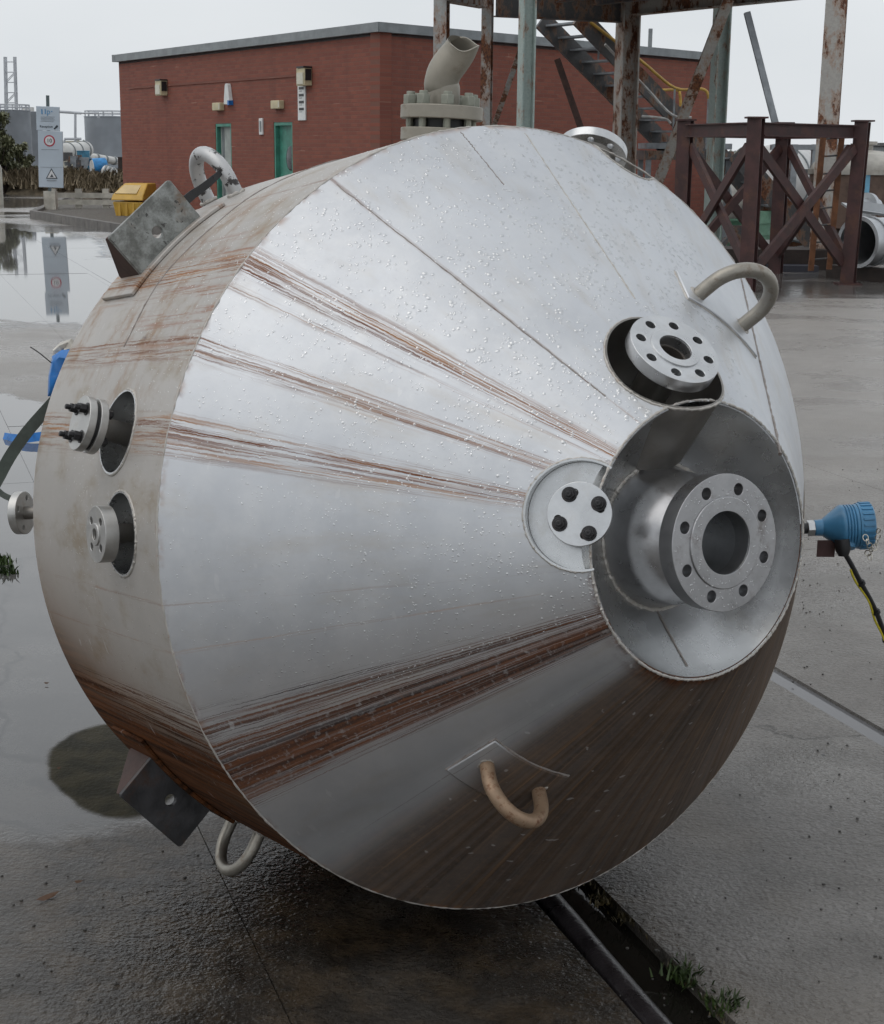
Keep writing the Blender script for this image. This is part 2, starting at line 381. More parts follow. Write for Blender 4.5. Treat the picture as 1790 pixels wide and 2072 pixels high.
# ------------------------------------------------------------------ ground
def wx0(m): return m.x + (m.noise(2.6, 4) - .5) * .4
def ground_mat():
    m = Mat('wet_concrete'); x, y, z = m.x, m.y, m.z
    big = m.noise(.55, 4, .6); mid = m.noise(3.2, 5, .65); agg = m.noise(95, 2, .6); ag2 = m.voro(120)
    c = m.mix(big.step(.35, .65), (.135, .126, .116), (.225, .212, .198))
    c = m.mix(mid.step(.42, .68) * .6, c, (.085, .078, .070))
    c = m.mix(ag2.step(.55, .75) * .5, c, (.07, .065, .06))
    c = m.mix(m.noise(300, 2).step(.62, .7) * .4, c, (.30, .29, .28))
    blot = m.noise(1.3, 5, .7, m.vec(x, y * 1.3, 6.0)); c = m.mix(blot.step(.46, .64) * .55, c, (.085, .077, .068)); c = m.mix(m.noise(.9, 4, .6, m.vec(x, y * .7, 16.0)).step(.55, .7) * .4, c, (.16, .135, .105))
    crack = m.voro(.42, 'DISTANCE_TO_EDGE', m.vec(wx0(m), y + (mid - .5) * .35, 0.0)).step(.006, .0) * blot.step(.42, .5); c = m.mix(crack * .8, c, (.03, .027, .022))
    spot = m.voro(7).step(.055, .04) * m.noise(2, 2).step(.45, .6); c = m.mix(spot, c, (.02, .02, .018))
    # brown staining, darkened further to paint in the shade under the vessel
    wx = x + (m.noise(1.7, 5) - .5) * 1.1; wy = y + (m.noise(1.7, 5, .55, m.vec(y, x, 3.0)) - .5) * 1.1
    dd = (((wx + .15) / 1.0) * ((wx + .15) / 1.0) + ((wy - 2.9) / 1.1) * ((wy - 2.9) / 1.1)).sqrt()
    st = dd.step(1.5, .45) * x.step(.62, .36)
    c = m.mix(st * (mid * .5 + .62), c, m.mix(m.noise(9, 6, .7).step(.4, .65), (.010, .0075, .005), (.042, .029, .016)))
    far = y.step(3.5, 12); c = m.mix(far * .65, c, (.31, .29, .27))  # distant concrete lightened in place of grazing sky reflection
    # standing water
    def blob(cx, cy, rx, ry, ang, wob):
        ca, sa = math.cos(ang), math.sin(ang); ux = (wx * wob + x * (1 - wob)) - cx; uy = (wy * wob + y * (1 - wob)) - cy
        a = (ux * ca + uy * sa) / rx; b = (uy * ca - ux * sa) / ry
        return (a * a + b * b).sqrt()
    edge = (mid - .5) * .35
    p = (blob(-1.45, 5.15, .98, 1.85, R_(22), .16) + edge * .5).step(1.04, .97)
    p = p.max((blob(-2.5, 7.9, .9, 2.6, R_(24), .2) + edge).step(1.05, .97))
    p = p.max((blob(-4.4, 18.8, 1.5, 4.6, R_(10), .35) + edge).step(1.05, .95))
    p = p.max((blob(-7.6, 25, 2.2, 7.5, R_(12), .5) + edge).step(1.05, .9))
    n2 = m.noise(.16, 4, .55, m.vec(x * .8, y * 1.6, 5.0)); p = p.max((n2 + y.step(8, 30) * .12 + x.step(1, -3) * .05 + y.step(8, 26) * x.step(1.0, 4.5) * .05).step(.585, .68) * .9 * y.step(4.5, 9))
    vessel_refl = (blob(-.86, 3.80, .17, .34, R_(18), .12) + edge * .4).step(1.05, .93)      # vessel's dark reflection painted as a brown patch by the lower bracket
    c = m.mix(vessel_refl * .93, c, m.mix(m.noise(13, 4).step(.4, .6), (.014, .013, .006), (.030, .026, .013))); p = p * (1 - vessel_refl * .85)
    damp = m.noise(.8, 5, .6, m.vec(x, y * 1.5, 8.0)).step(.35, .65)
    rough = (.50 - damp * .22 - blot.step(.46, .64) * .10 + (agg - .5) * .12 - y.step(6, 25) * .10)
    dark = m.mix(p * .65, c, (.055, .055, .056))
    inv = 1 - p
    m.set(col=dark, rough=(rough * inv + p * .03 + vessel_refl * .3).sat(), ior=(p * .25 + 1.40 - vessel_refl * .28))
    m.bump(m.noise(75, 2, .6) * .9 + m.noise(30, 2) * .6, inv * .75, .008)
    return m.mat
M['ground'] = ground_mat()
M['mud'] = simple('joint_mud', (.030, .026, .020), .25, 0, .4, 9, .5, 60, .006)
ND, DD = Vector((.94, .3412, 0)).normalized(), Vector((.3412, -.94, 0)).normalized()
g = G(); g.add([(-900, -200, -.05), (900, -200, -.05), (900, 2000, -.05), (-900, 2000, -.05)], [(0, 1, 2, 3)])
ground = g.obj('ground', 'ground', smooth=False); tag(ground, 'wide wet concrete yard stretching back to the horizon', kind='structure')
def nd(n, d, z=0.0): p = ND * n + DD * d; return (p.x, p.y, z)
cuts = [-13.4, -11.2, -9.0, -6.9, -4.9, -3.0, -1.15, (.624, .626), (1.25, 1.42), (2.53, 2.61), 4.55, 6.4, 8.3, 10.4, 12.5, 14.6]
prev = None
for cI, c in enumerate(cuts):
    lo, hi = (c if isinstance(c, tuple) else (c - .0015, c + .0015))
    if prev is not None:
        d0 = -33 + (cI * 1.37) % 3
        while d0 < 3:
            L = 5.2 + (cI * 7 % 5) * .25
            q = [nd(prev, d0 + .0015), nd(lo, d0 + .0015), nd(lo, d0 + L - .0015), nd(prev, d0 + L - .0015)]
            dz = random.uniform(-.0015, .0015)
            gg = G().prism([(p[0], p[1]) for p in q], -.06, dz)
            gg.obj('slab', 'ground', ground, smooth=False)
            d0 += L
    if isinstance(c, tuple) and hi - lo > .05:      # the open joints only run past the vessel; further back they are filled
        lim = -5.5 if c[0] < 2 else -9.0
        G().prism([nd(lo + .0015, -33)[:2], nd(hi - .0015, -33)[:2], nd(hi - .0015, lim)[:2], nd(lo + .0015, lim)[:2]], -.06, -.001).obj('slab', 'ground', ground, smooth=False)
    prev = hi

# ------------------------------------------------------------------ the vessel
VAZ, VEL, VC = .5694, .1451, Vector((.166, 3.0061, .8754))
VR, VH, VL, VD = .784, .7679, .6859, .2986
ax = Vector((math.sin(VAZ) * math.cos(VEL), -math.cos(VAZ) * math.cos(VEL), math.sin(VEL)))
vx = -(ax.cross(Vector((0, 0, 1))).normalized()); vy = ax.cross(vx)
VM = Matrix(((vx.x, vy.x, ax.x, VC.x), (vx.y, vy.y, ax.y, VC.y), (vx.z, vy.z, ax.z, VC.z), (0, 0, 0, 1)))
KC = VR / VH; AL = math.atan(KC); ZC = .53; RC = KC * (VH - ZC)
vessel = empty('process_vessel', (VC.x - .25, VC.y + .6, 0), 'large stained steel vessel with a conical end lying on its side on wet concrete', 'vessel')
def polar(phi, r, z): a = R_(phi); return Vector((r * math.cos(a), r * math.sin(a), z))
def cone_pt(phi, r): return polar(phi, r, VH - r / KC)
def cone_n(phi): a = R_(phi); return Vector((math.cos(a) * math.cos(AL), math.sin(a) * math.cos(AL), math.sin(AL)))
def rad_n(phi): a = R_(phi); return Vector((math.cos(a), math.sin(a), 0))
def surf(p):
    """signed distance-like: >0 outside the jacket"""
    lim = min(VR, KC * (VH - p.z))
    if p.z < -VL: t = (p.z + VL) / VD; lim = VR * math.sqrt(max(0, 1 - t * t))
    return math.hypot(p.x, p.y) - lim
def drop_to(q, n, lo=-.14, hi=.16):
    for _ in range(40):
        mid = (lo + hi) / 2
        if surf(q + n * mid) > 0: hi = mid
        else: lo = mid
    return (lo + hi) / 2
T = .006
def cutter(o, n, r, a, b):
    g = G(); fm = frame_m(o, n); g.prism(circle(r, 64), a, b, fm)
    me = g.mesh('cut', False); ob = bpy.data.objects.new('cut', me); COL.objects.link(ob); return ob
def boolean(ob, cuts):
    for c in cuts:
        md = ob.modifiers.new('b', 'BOOLEAN'); md.operation = 'DIFFERENCE'; md.solver = 'EXACT'; md.object = c
    dg = bpy.context.evaluated_depsgraph_get(); me = bpy.data.meshes.new_from_object(ob.evaluated_get(dg))
    ob.modifiers.clear(); old = ob.data; mats = list(old.materials); ob.data = me
    me.materials.clear()
    for q in mats: me.materials.append(q)
    me.polygons.foreach_set('material_index', [0] * len(me.polygons))
    me.polygons.foreach_set('use_smooth', [True] * len(me.polygons)); me.set_sharp_from_angle(angle=R_(32))
    for c in cuts: bpy.data.objects.remove(c)
# openings: name -> origin, normal, radius
OPEN = {
 'angled': (cone_pt(90.6, .308), cone_n(90.6), .113),
 'blind': (cone_pt(163.5, .258), cone_n(163.5), .094),
 'rear': (polar(66.5, VR, -.085), rad_n(66.5), .118),
 'upper': (polar(161.8, VR, -.245), rad_n(161.8), .082),
 'lower': (polar(175.6, VR, -.178), rad_n(175.6), .079)}
g = G(); g.lathe([(VR, .001), (RC, ZC), (RC - T, ZC - T * .2), (VR - T * 1.4, .001)], 192, closed=True)
cone = g.obj('cone_jacket', 'jacket', None, None)
g = G()
outer = [(VR, 0), (VR, -VL)] + [(VR * math.cos(q), -VL - VD * math.sin(q)) for q in np.linspace(.06, 1.5, 26)] + [(.002, -VL - VD)]
inner = [(max(.001, r - T), z + (T if z < -VL else 0)) for r, z in outer][::-1]
g.lathe(outer + inner, 192, closed=True)
band = g.obj('band_jacket', 'band', None, None)
boolean(cone, [cutter(*OPEN['angled'][:2], OPEN['angled'][2], -.2, .16), cutter(*OPEN['blind'][:2], OPEN['blind'][2], -.1, .12), cutter(*OPEN['rear'][:2], OPEN['rear'][2], -.2, .2)])
boolean(band, [cutter(*OPEN[k][:2], OPEN[k][2], -.2, .2) for k in ('rear', 'upper', 'lower')])
def adopt(o, parent, mw):
    o.parent = parent; o.matrix_parent_inverse = WORLD[parent.name].inverted(); o.matrix_basis = mw; WORLD[o.name] = mw
adopt(cone, vessel, VM); adopt(band, vessel, VM)
def vobj(g, name, mat, parent=None, **k): return g.obj(name, mat, parent or vessel, VM, **k)
def bumpy(path, r, amt=.25, close=True, n=8):
    rr = [r * (1 + random.uniform(-amt, amt)) for _ in path]
    return G().tube([p + Vector((random.gauss(0, r * .13), random.gauss(0, r * .13), random.gauss(0, r * .13))) for p in path], rr, n, close=close)
# circumferential weld between cone and band, and the plate seams
vobj(bumpy([polar(k * .6, VR - .0006, 0) for k in range(600)], .0021, .35), 'weld_seam', 'weld')
for phi, r0, r1, rr, mt in ((86.2, .77, .425, .0017, 'weld'), (119.6, .77, .30, .0014, 'weld_dark'), (38.5, .77, .215, .003, 'weld_dark'), (97.2, .775, .66, .0014, 'weld_dark'), (204, .775, .7, .001, 'weld_dark')):
    vobj(bumpy([cone_pt(phi + random.gauss(0, .04), r0 + (r1 - r0) * t / 60) for t in range(61)], rr, .3, False, 6), 'weld_seam', mt)
vobj(bumpy([polar(100 + k * 1.0, VR, -.375 + .01 * math.sin(k * .3)) for k in range(50)], .002, .4, False, 6), 'weld_seam', 'weld_dark')
def sleeve(key, depth, parent=None, floor='sleeve', name='sleeve', mat='sleeve', bead=.0027, beadmat='weld', trim=None, fl=True):
    o, n, r = OPEN[key]; fm = frame_m(o, n); X, Y = fm.col[0].to_3d(), fm.col[1].to_3d(); N = 160
    top, g = [], G(); vs = []
    for k in range(N):
        a = 2 * math.pi * k / N; dvec = X * math.cos(a) + Y * math.sin(a); q = o + dvec * r; t = drop_to(q, n)
        top.append(q + n * t); vs += [q + n * (t + .003), q - dvec * .0035 + n * (t + .003), q - dvec * .0035 - n * depth, q + dvec * .0005 - n * depth]
    f = []
    for k in range(N):
        j = (k + 1) % N
        f += [(k * 4 + i, k * 4 + (i + 1) % 4, j * 4 + (i + 1) % 4, j * 4 + i) for i in range(4)]
    g.add(vs, f)
    s = vobj(g, name, mat, parent)
    if fl: vobj(G().prism([(p[0], p[1]) for p in circle(r - .004, 64)], -depth - .002, -depth + .002, fm), 'floor_plate', floor, s)
    sel = [p for p in top if not trim or trim(p)]
    if len(sel) == len(top): vobj(bumpy(top, bead), 'weld_bead', beadmat, s)
    else:
        i0 = next(i for i in range(N) if not trim(top[i]) and trim(top[(i + 1) % N])); run = []
        i = (i0 + 1) % N
        while trim(top[i]): run.append(top[i]); i = (i + 1) % N
        vobj(bumpy(run, bead, close=False), 'weld_bead', beadmat, s)
    return s
# --- cup and big outlet nozzle on the axis
ZB, RB = .418, .128
cup = vobj(G().lathe([(RC, ZC + .001), (RC - .003, ZC + .001), (RC - .02, ZC - .03), (RB, ZB), (RB - .004, ZB - .004), (RC - .006, ZC - .03)], 128, closed=True), 'nozzle_cup', 'cup')
vobj(bumpy([polar(k * .75, RC - .001, ZC) for k in range(480)], .0023, .4), 'rim_weld', 'weld', cup)
vobj(bumpy([polar(262 + .12 * k, RB + (RC - .02 - RB) * k / 20, ZB + (ZC - .03 - ZB) * k / 20 + .001) for k in range(21)], .0016, .3, False, 6), 'seam_line', 'weld_dark', cup)
nozzle = vobj(G().lathe([(RB + .004, ZB - .01), (RB, ZB + .006), (.121, ZB + .022), (.119, .47), (.115, .485), (.096, .515), (.082, .53), (.078, .558)], 96), 'outlet_nozzle', 'neck')
vobj(bumpy([polar(k * 2, RB + .003, ZB + .003) for k in range(180)], .0045, .3), 'weld_bead', 'weld', nozzle)
FZ = .589
FM = VM @ Matrix.Translation((0, 0, FZ)) @ Matrix.Rotation(R_(22.5), 4, 'Z')
ring_flange(.1175, .054, .0945, 8, .0105, .034, 0, .079, 96).obj('flange', 'neck', nozzle, FM, bevel=.0012)
vobj(G().lathe([(.0545, FZ), (.0545, .40), (.001, .40)], 48), 'bore', 'bright', nozzle)
# --- angled nozzle standing in a deep recess above the cup
sleeve('angled', .155, floor='cup')
o, n, _ = OPEN['angled']; fm = frame_m(o, n, (1, 0, 0))
an = vobj(G().lathe([(.034, -.15), (.034, -.012), (.044, .002), (.044, .012)], 40, fm), 'angled_nozzle', 'sleeve')
ring_flange(.0835, .030, .0635, 8, .0095, .024, 0, .046).obj('flange', 'bright', an, VM @ fm @ Matrix.Translation((0, 0, .034)) @ Matrix.Rotation(R_(14), 4, 'Z'), bevel=.001)
vobj(G().lathe([(.0302, .034), (.0302, .015), (.027, .014), (.027, -.1), (.001, -.1)], 40, fm), 'bore', 'inside', an)
# --- shallow recess with a blind flange, breaking into the side of the cup
trim = lambda p: math.hypot(p.x, p.y) > RC + .002
o, n, r = OPEN['blind']; fm = frame_m(o, n, (1, 0, 0))
bs = sleeve('blind', .034, floor='cup', mat='cup', trim=trim)
for ob in [bs] + [c for c in COL.objects if c.parent == bs and c.name.startswith('floor')]:
    gc = G(); gc.lathe([(.001, .2), (RC - .002, ZC - .001), (RC - .002, .75), (.001, .75)], 96, closed=True)
    mec = gc.mesh('c', False, True); cobj = bpy.data.objects.new('cut', mec); COL.objects.link(cobj)
    mb = ob.matrix_basis.copy(); pi = ob.matrix_parent_inverse.copy(); pr = ob.parent; ob.parent = None; ob.matrix_basis = Matrix.Identity(4)
    boolean(ob, [cobj]); ob.parent = pr; ob.matrix_parent_inverse = pi; ob.matrix_basis = mb
bn = vobj(G().lathe([(.03, -.036), (.03, -.008), (.04, -.006)], 32, fm), 'blind_nozzle', 'sleeve')
ring_flange(.0535, None, .036, 4, .006, .014, 0).obj('blind_flange', 'bright', bn, VM @ fm @ Matrix.Translation((.0, .0, .010)), bevel=.001)
nut = None
def bolts(parent, fmw, bc, nb, rn, z, a0=0, hn=.008, stud=.008, mat='bolt'):
    for k in range(nb):
        a = a0 + 2 * math.pi * k / nb
        g = G(); g.lathe([(.001, 0), (rn * 1.35, 0), (rn * 1.35, .0015), (.001, .0015)], 20); g.prism(circle(rn, 6, a0=random.random()), .0015, .0015 + hn); g.lathe([(rn * .55, hn), (rn * .55, hn + stud - .001), (rn * .45, hn + stud), (.001, hn + stud)], 14)
        g.obj('bolt', mat, parent, fmw @ Matrix.Translation((bc * math.cos(a), bc * math.sin(a), z)), bevel=.0008)
bolts(bn, VM @ fm, .036, 4, .0095, .0115, R_(14))
# --- rear nozzle, seen from behind over the shoulder
sleeve('rear', .06)
o, n, _ = OPEN['rear']; o2 = polar(59.0, VR, -.265); fm = frame_m(o2, (rad_n(60.5) - Vector((0, 0, .30))).normalized())
rn = vobj(G().lathe([(.045, -.15), (.045, .09), (.055, .116)], 40, fm), 'rear_nozzle', 'sleeve')
ring_flange(.08, .035, .062, 8, .008, .022, 0).obj('flange', 'bright', rn, VM @ fm @ Matrix.Translation((0, 0, .138)), bevel=.001)
# --- two small nozzles in oval recesses on the side of the band
sleeve('upper', .085, bead=.003, mat='cup', floor='flange'); sleeve('lower', .085, bead=.003, mat='cup', floor='flange')
o, n, _ = OPEN['upper']; fm = frame_m(o + Vector((0, 0, -.012)), n, (0, 0, 1))
un = vobj(G().lathe([(.022, -.09), (.022, .03), (.03, .036)], 32, fm), 'bolted_nozzle', 'sleeve')
FU = VM @ fm
ring_flange(.0525, None, .037, 4, .006, .015, R_(45)).obj('flange', 'flange', un, FU @ Matrix.Translation((0, 0, .050)), bevel=.001)
G().lathe([(.001, .050), (.046, .050), (.046, .0575), (.001, .0575)], 40).obj('gasket', 'gasket', un, FU)
ring_flange(.0525, None, .037, 4, .006, .015, R_(45)).obj('blind_flange', 'flange', un, FU @ Matrix.Translation((0, 0, .0726)), bevel=.001)
bolts(un, FU, .037, 4, .0092, .0728, R_(45), .013, .011); bolts(un, FU @ Matrix.Rotation(math.pi, 4, 'X'), .037, 4, .0092, -.035, R_(45), .010, .004)
o, n, _ = OPEN['lower']; fm = frame_m(o + Vector((0, 0, -.010)), n, (0, 0, 1))
ln = vobj(G().lathe([(.018, -.09), (.018, .012), (.026, .016)], 32, fm), 'open_nozzle', 'sleeve')
ring_flange(.0525, .011, .034, 4, .0075, .026, R_(45), .021).obj('flange', 'flange', ln, VM @ fm @ Matrix.Translation((0, 0, .044)), bevel=.001)
vobj(G().lathe([(.0112, .044), (.0112, .02), (.001, .02)], 24, fm), 'bore', 'inside', ln)
# --- side nozzle poking out beyond the head
dn = (rad_n(178) * .72 - Vector((0, 0, .69))).normalized(); hp = VM.inverted() @ at(36, 1038, 3.30); fm = frame_m(hp, dn)
hn_ = vobj(G().lathe([(.0145, -.26), (.0145, -.012)], 28, fm), 'head_nozzle', 'sleeve')
ring_flange(.0475, .012, .034, 4, .006, .019, R_(20)).obj('flange', 'flange', hn_, VM @ fm, bevel=.001)
# --- vent elbow on top
fm = frame_m(polar(86.3, VR - .01, -.30), (rad_n(86.3) + Vector((-.02, 0, .14))).normalized(), (0, 0, 1))
EL = VM @ fm
el = G()
pth = [Vector((0, 0, .095)), Vector((0, 0, .125))]
# swept elbow: leans one way, then bends over to a cut mouth
bend = Vector((.93, .25, 0)).normalized()
vent = vobj(G().lathe([(.05, -.02), (.05, .03)], 40, fm), 'vent_elbow', 'beige')
HIDE = []
ring_flange(.086, .045, .068, 8, .009, .026, 0).obj('flange', 'beige', vent, EL @ Matrix.Translation((0, 0, .052)), bevel=.0015)
G().lathe([(.001, .052), (.060, .052), (.060, .070), (.001, .070)], 40).obj('gasket', 'gasket', vent, EL)
ring_flange(.088, .045, .068, 8, .009, .028, 0).obj('flange', 'beige', vent, EL @ Matrix.Translation((0, 0, .099)), bevel=.002)
for k in range(8):
    a = 2 * math.pi * (k + .5) / 8
    G().prism(circle(.0155, 6, a0=k), .0, .020).lathe([(.009, .02), (.009, .027), (.001, .027)], 12).lathe([(.008, -.06), (.008, 0)], 10).obj('bolt', 'bolt_pale', vent, EL @ Matrix.Translation((.068 * math.cos(a), .068 * math.sin(a), .0995)), bevel=.001)
def V2(px, py, Y): return (EL.inverted() @ at(px, py, Y)).copy()
base = EL @ Vector((0, 0, .10)); YB = base.y
ctr = [EL @ Vector((0, 0, .10)), EL @ Vector((0, 0, .135)), at(893, 172, YB), at(900, 146, YB - .005), at(915, 124, YB - .012), at(928, 107, YB - .02), at(938, 89, YB - .03)]
wid = [.037, .037, .0365, .0365, .0365, .0350, .0335]
cp, cw = [], []
for i in range(len(ctr) - 1):
    for t in range(5):
        s = t / 5; p0 = ctr[max(i - 1, 0)]; p1 = ctr[i]; p2 = ctr[i + 1]; p3 = ctr[min(i + 2, len(ctr) - 1)]
        cp.append(.5 * ((2 * p1) + (p2 - p0) * s + (2 * p0 - 5 * p1 + 4 * p2 - p3) * s * s + (3 * p1 - p0 - 3 * p2 + p3) * s ** 3)); cw.append(wid[i] + (wid[i + 1] - wid[i]) * s)
cp.append(ctr[-1]); cw.append(wid[-1])
ge = G(); ge.tube(cp, cw, 40, cap=False); NB = len(cp)
# crooked cut mouth: tilt the last rings up and open
mouth_n = (Vector((.10, -.42, 1.0))).normalized()
for ring in range(NB - 3, NB):
    for k in range(40):
        i = ring * 40 + k; p = Vector(ge.v[i]); c = cp[ring]; d = p - c
        if ring == NB - 1:
            d2 = d - mouth_n * d.dot(mouth_n); d2 = d2.normalized() * .0345
            p = c + d2 + mouth_n * (.004 * math.sin(3 * 2 * math.pi * k / 40))
            ge.v[i] = tuple(p)
n0 = len(ge.v); inn = G(); inn.tube(cp, [q - .0035 for q in cw], 40, cap=False)
for k in range(40):
    i = (NB - 1) * 40 + k; p = Vector(ge.v[i]); c = cp[-1]; inn.v[i] = tuple(c + (p - c) * .90)
ge.add(inn.v, inn.f)
ge.f += [((NB - 1) * 40 + k, (NB - 1) * 40 + (k + 1) % 40, n0 + (NB - 1) * 40 + (k + 1) % 40, n0 + (NB - 1) * 40 + k) for k in range(40)]
ge.obj('elbow_pipe', 'beige', vent)
# --- lifting lugs
def lug(p0, p1, n, hgt, r, mat, name='lifting_lug', pad=None):
    p0, p1, n = Vector(p0), Vector(p1), Vector(n).normalized(); mid = (p0 + p1) / 2; hw = (p1 - p0) / 2; R0 = hw.length
    pts = [p0 - n * .01, p0 + n * (hgt - R0) * .5, p0 + n * max(.0, hgt - R0)]
    pts += [mid + n * max(0, hgt - R0) - hw * math.cos(a) + n * (R0 * math.sin(a)) for a in np.linspace(.12, math.pi - .12, 18)]
    pts += [p1 + n * max(0, hgt - R0), p1 + n * (hgt - R0) * .5, p1 - n * .01]
    L = vobj(G().tube(pts, r, 16), name, mat)
    for p in (p0, p1):
        vobj(bumpy([p + n * .002 + (n.orthogonal().normalized() * math.cos(a) + n.cross(n.orthogonal().normalized()) * math.sin(a)) * (r + .001) for a in np.linspace(0, 2 * math.pi, 24, endpoint=False)], .004, .4), 'weld_bead', 'weld', L)
    return L
def cone_pad(phi0, phi1, r0, r1, parent, t=.006, mat='jacket'):
    g = G(); N = 14; vs = []
    for off in (.0005, t):
        for i in range(N + 1):
            for r in (r0, r1):
                phi = phi0 + (phi1 - phi0) * i / N; vs.append(cone_pt(phi, r) + cone_n(phi) * off)
    f = []; B = 2 * (N + 1)
    for i in range(N):
        f += [(2 * i, 2 * i + 1, 2 * i + 3, 2 * i + 2), (B + 2 * i, B + 2 * i + 2, B + 2 * i + 3, B + 2 * i + 1), (2 * i, 2 * i + 2, B + 2 * i + 2, B + 2 * i), (2 * i + 1, B + 2 * i + 1, B + 2 * i + 3, 2 * i + 3)]
    f += [(0, B, B + 1, 1), (2 * N, 2 * N + 1, B + 2 * N + 1, B + 2 * N)]
    g.add(vs, f); o = vobj(g, 'pad', mat, parent, bevel=.002)
    edge = [cone_pt(phi0 + (phi1 - phi0) * t_, r0) for t_ in np.linspace(0, 1, 16)] + [cone_pt(phi1, r0 + (r1 - r0) * t_) for t_ in np.linspace(.1, 1, 10)] + [cone_pt(phi1 + (phi0 - phi1) * t_, r1) for t_ in np.linspace(.1, 1, 16)] + [cone_pt(phi0, r1 + (r0 - r1) * t_) for t_ in np.linspace(.1, .9, 9)]
    vobj(bumpy(edge, .0026, .4), 'weld_bead', 'weld' if phi0 < 90 else 'weld_dark', parent)
lr = lug((.221, .424, .300), (.350, .360, .278), cone_n(54), .112, .0145, 'lug'); cone_pad(41, 67, .455, .515, lr)
lb = lug((-.314, -.379, .286), (-.205, -.448, .285), cone_n(238), .095, .0135, 'lug_rust'); cone_pad(226, 249, .455, .535, lb)
lug(polar(113, VR, -.575), polar(113, VR, -.722), rad_n(113.5), .105, .0165, 'lug_paint')
lug(polar(237, VR, -.46), polar(237, VR, -.60), rad_n(237), .105, .0135, 'lug')
# --- support brackets on the band
def bracket(phi, z, mat, half=.092, hgt=.103):
    fm = frame_m(polar(phi, VR, z), Vector((0, 0, 1)), rad_n(phi))    # x tangent-ish, y radial
    n = rad_n(phi); tvec = Vector((-math.sin(R_(phi)), math.cos(R_(phi)), 0)); o = polar(phi, VR, z)
    mt = Matrix(((tvec.x, n.x, 0, o.x), (tvec.y, n.y, 0, o.y), (0, 0, 1, o.z), (0, 0, 0, 1)))
    pl = plate([(-half, -.012), (half, -.012), (half, hgt - .004), (half - .004, hgt), (-half + .004, hgt), (-half, hgt - .004)], [circle(.0125, 24, (.004, .042))], -.006, .006)
    b = pl.obj('support_bracket', mat, vessel, VM @ mt, bevel=.001)
    for s in (-1, 1):
        m2 = mt @ Matrix.Translation((s * (half - .005), 0, -.0065)) @ Matrix.Rotation(R_(90), 4, 'Y')
        G().prism([(0, hgt - .002), (.0, -.012), (.105, -.012), (.105, .01), (.012, hgt - .002)], -.005, .005).obj('gusset', 'dark_rust', b, VM @ m2, bevel=.001)
    # curved doubler pad
    g = G(); N = 16; vs = []
    for off in (.0005, .009):
        for i in range(N + 1):
            for zz in (z + .030, z - .145):
                p = phi + 10.5 * (2 * i / N - 1); vs.append(polar(p, VR + off, zz))
    B = 2 * (N + 1); f = []
    for i in range(N):
        f += [(2 * i, 2 * i + 1, 2 * i + 3, 2 * i + 2), (B + 2 * i, B + 2 * i + 2, B + 2 * i + 3, B + 2 * i + 1), (2 * i, 2 * i + 2, B + 2 * i + 2, B + 2 * i), (2 * i + 1, B + 2 * i + 1, B + 2 * i + 3, 2 * i + 3)]
    f += [(0, B, B + 1, 1), (2 * N, 2 * N + 1, B + 2 * N + 1, B + 2 * N)]
    vobj(g.add(vs, f), 'pad', 'band', b, bevel=.002)
    return b
bracket(129.2, -.51, 'bracket'); bracket(221, -.475, 'bracket_shaded')
# dark webbing loop tied from the bracket to the lug
loop = [polar(124.5, VR + .05, -.53), polar(120, VR + .058, -.548), polar(115.5, VR + .062, -.56), polar(113.6, VR + .058, -.573)]
g = G(); vs = []
pp = []
for i in range(len(loop) - 1):
    for t in range(6): pp.append(loop[i].lerp(loop[i + 1], t / 6) + Vector((0, -.012 * math.sin(math.pi * (i + t / 6) / 3), 0)))
pp.append(loop[-1])
for i in range(len(pp) - 1): g.bar(pp[i], pp[i + 1], .004, .022 - .012 * i / len(pp), rad_n(118))
vobj(g, 'tie_strap', 'gasket')
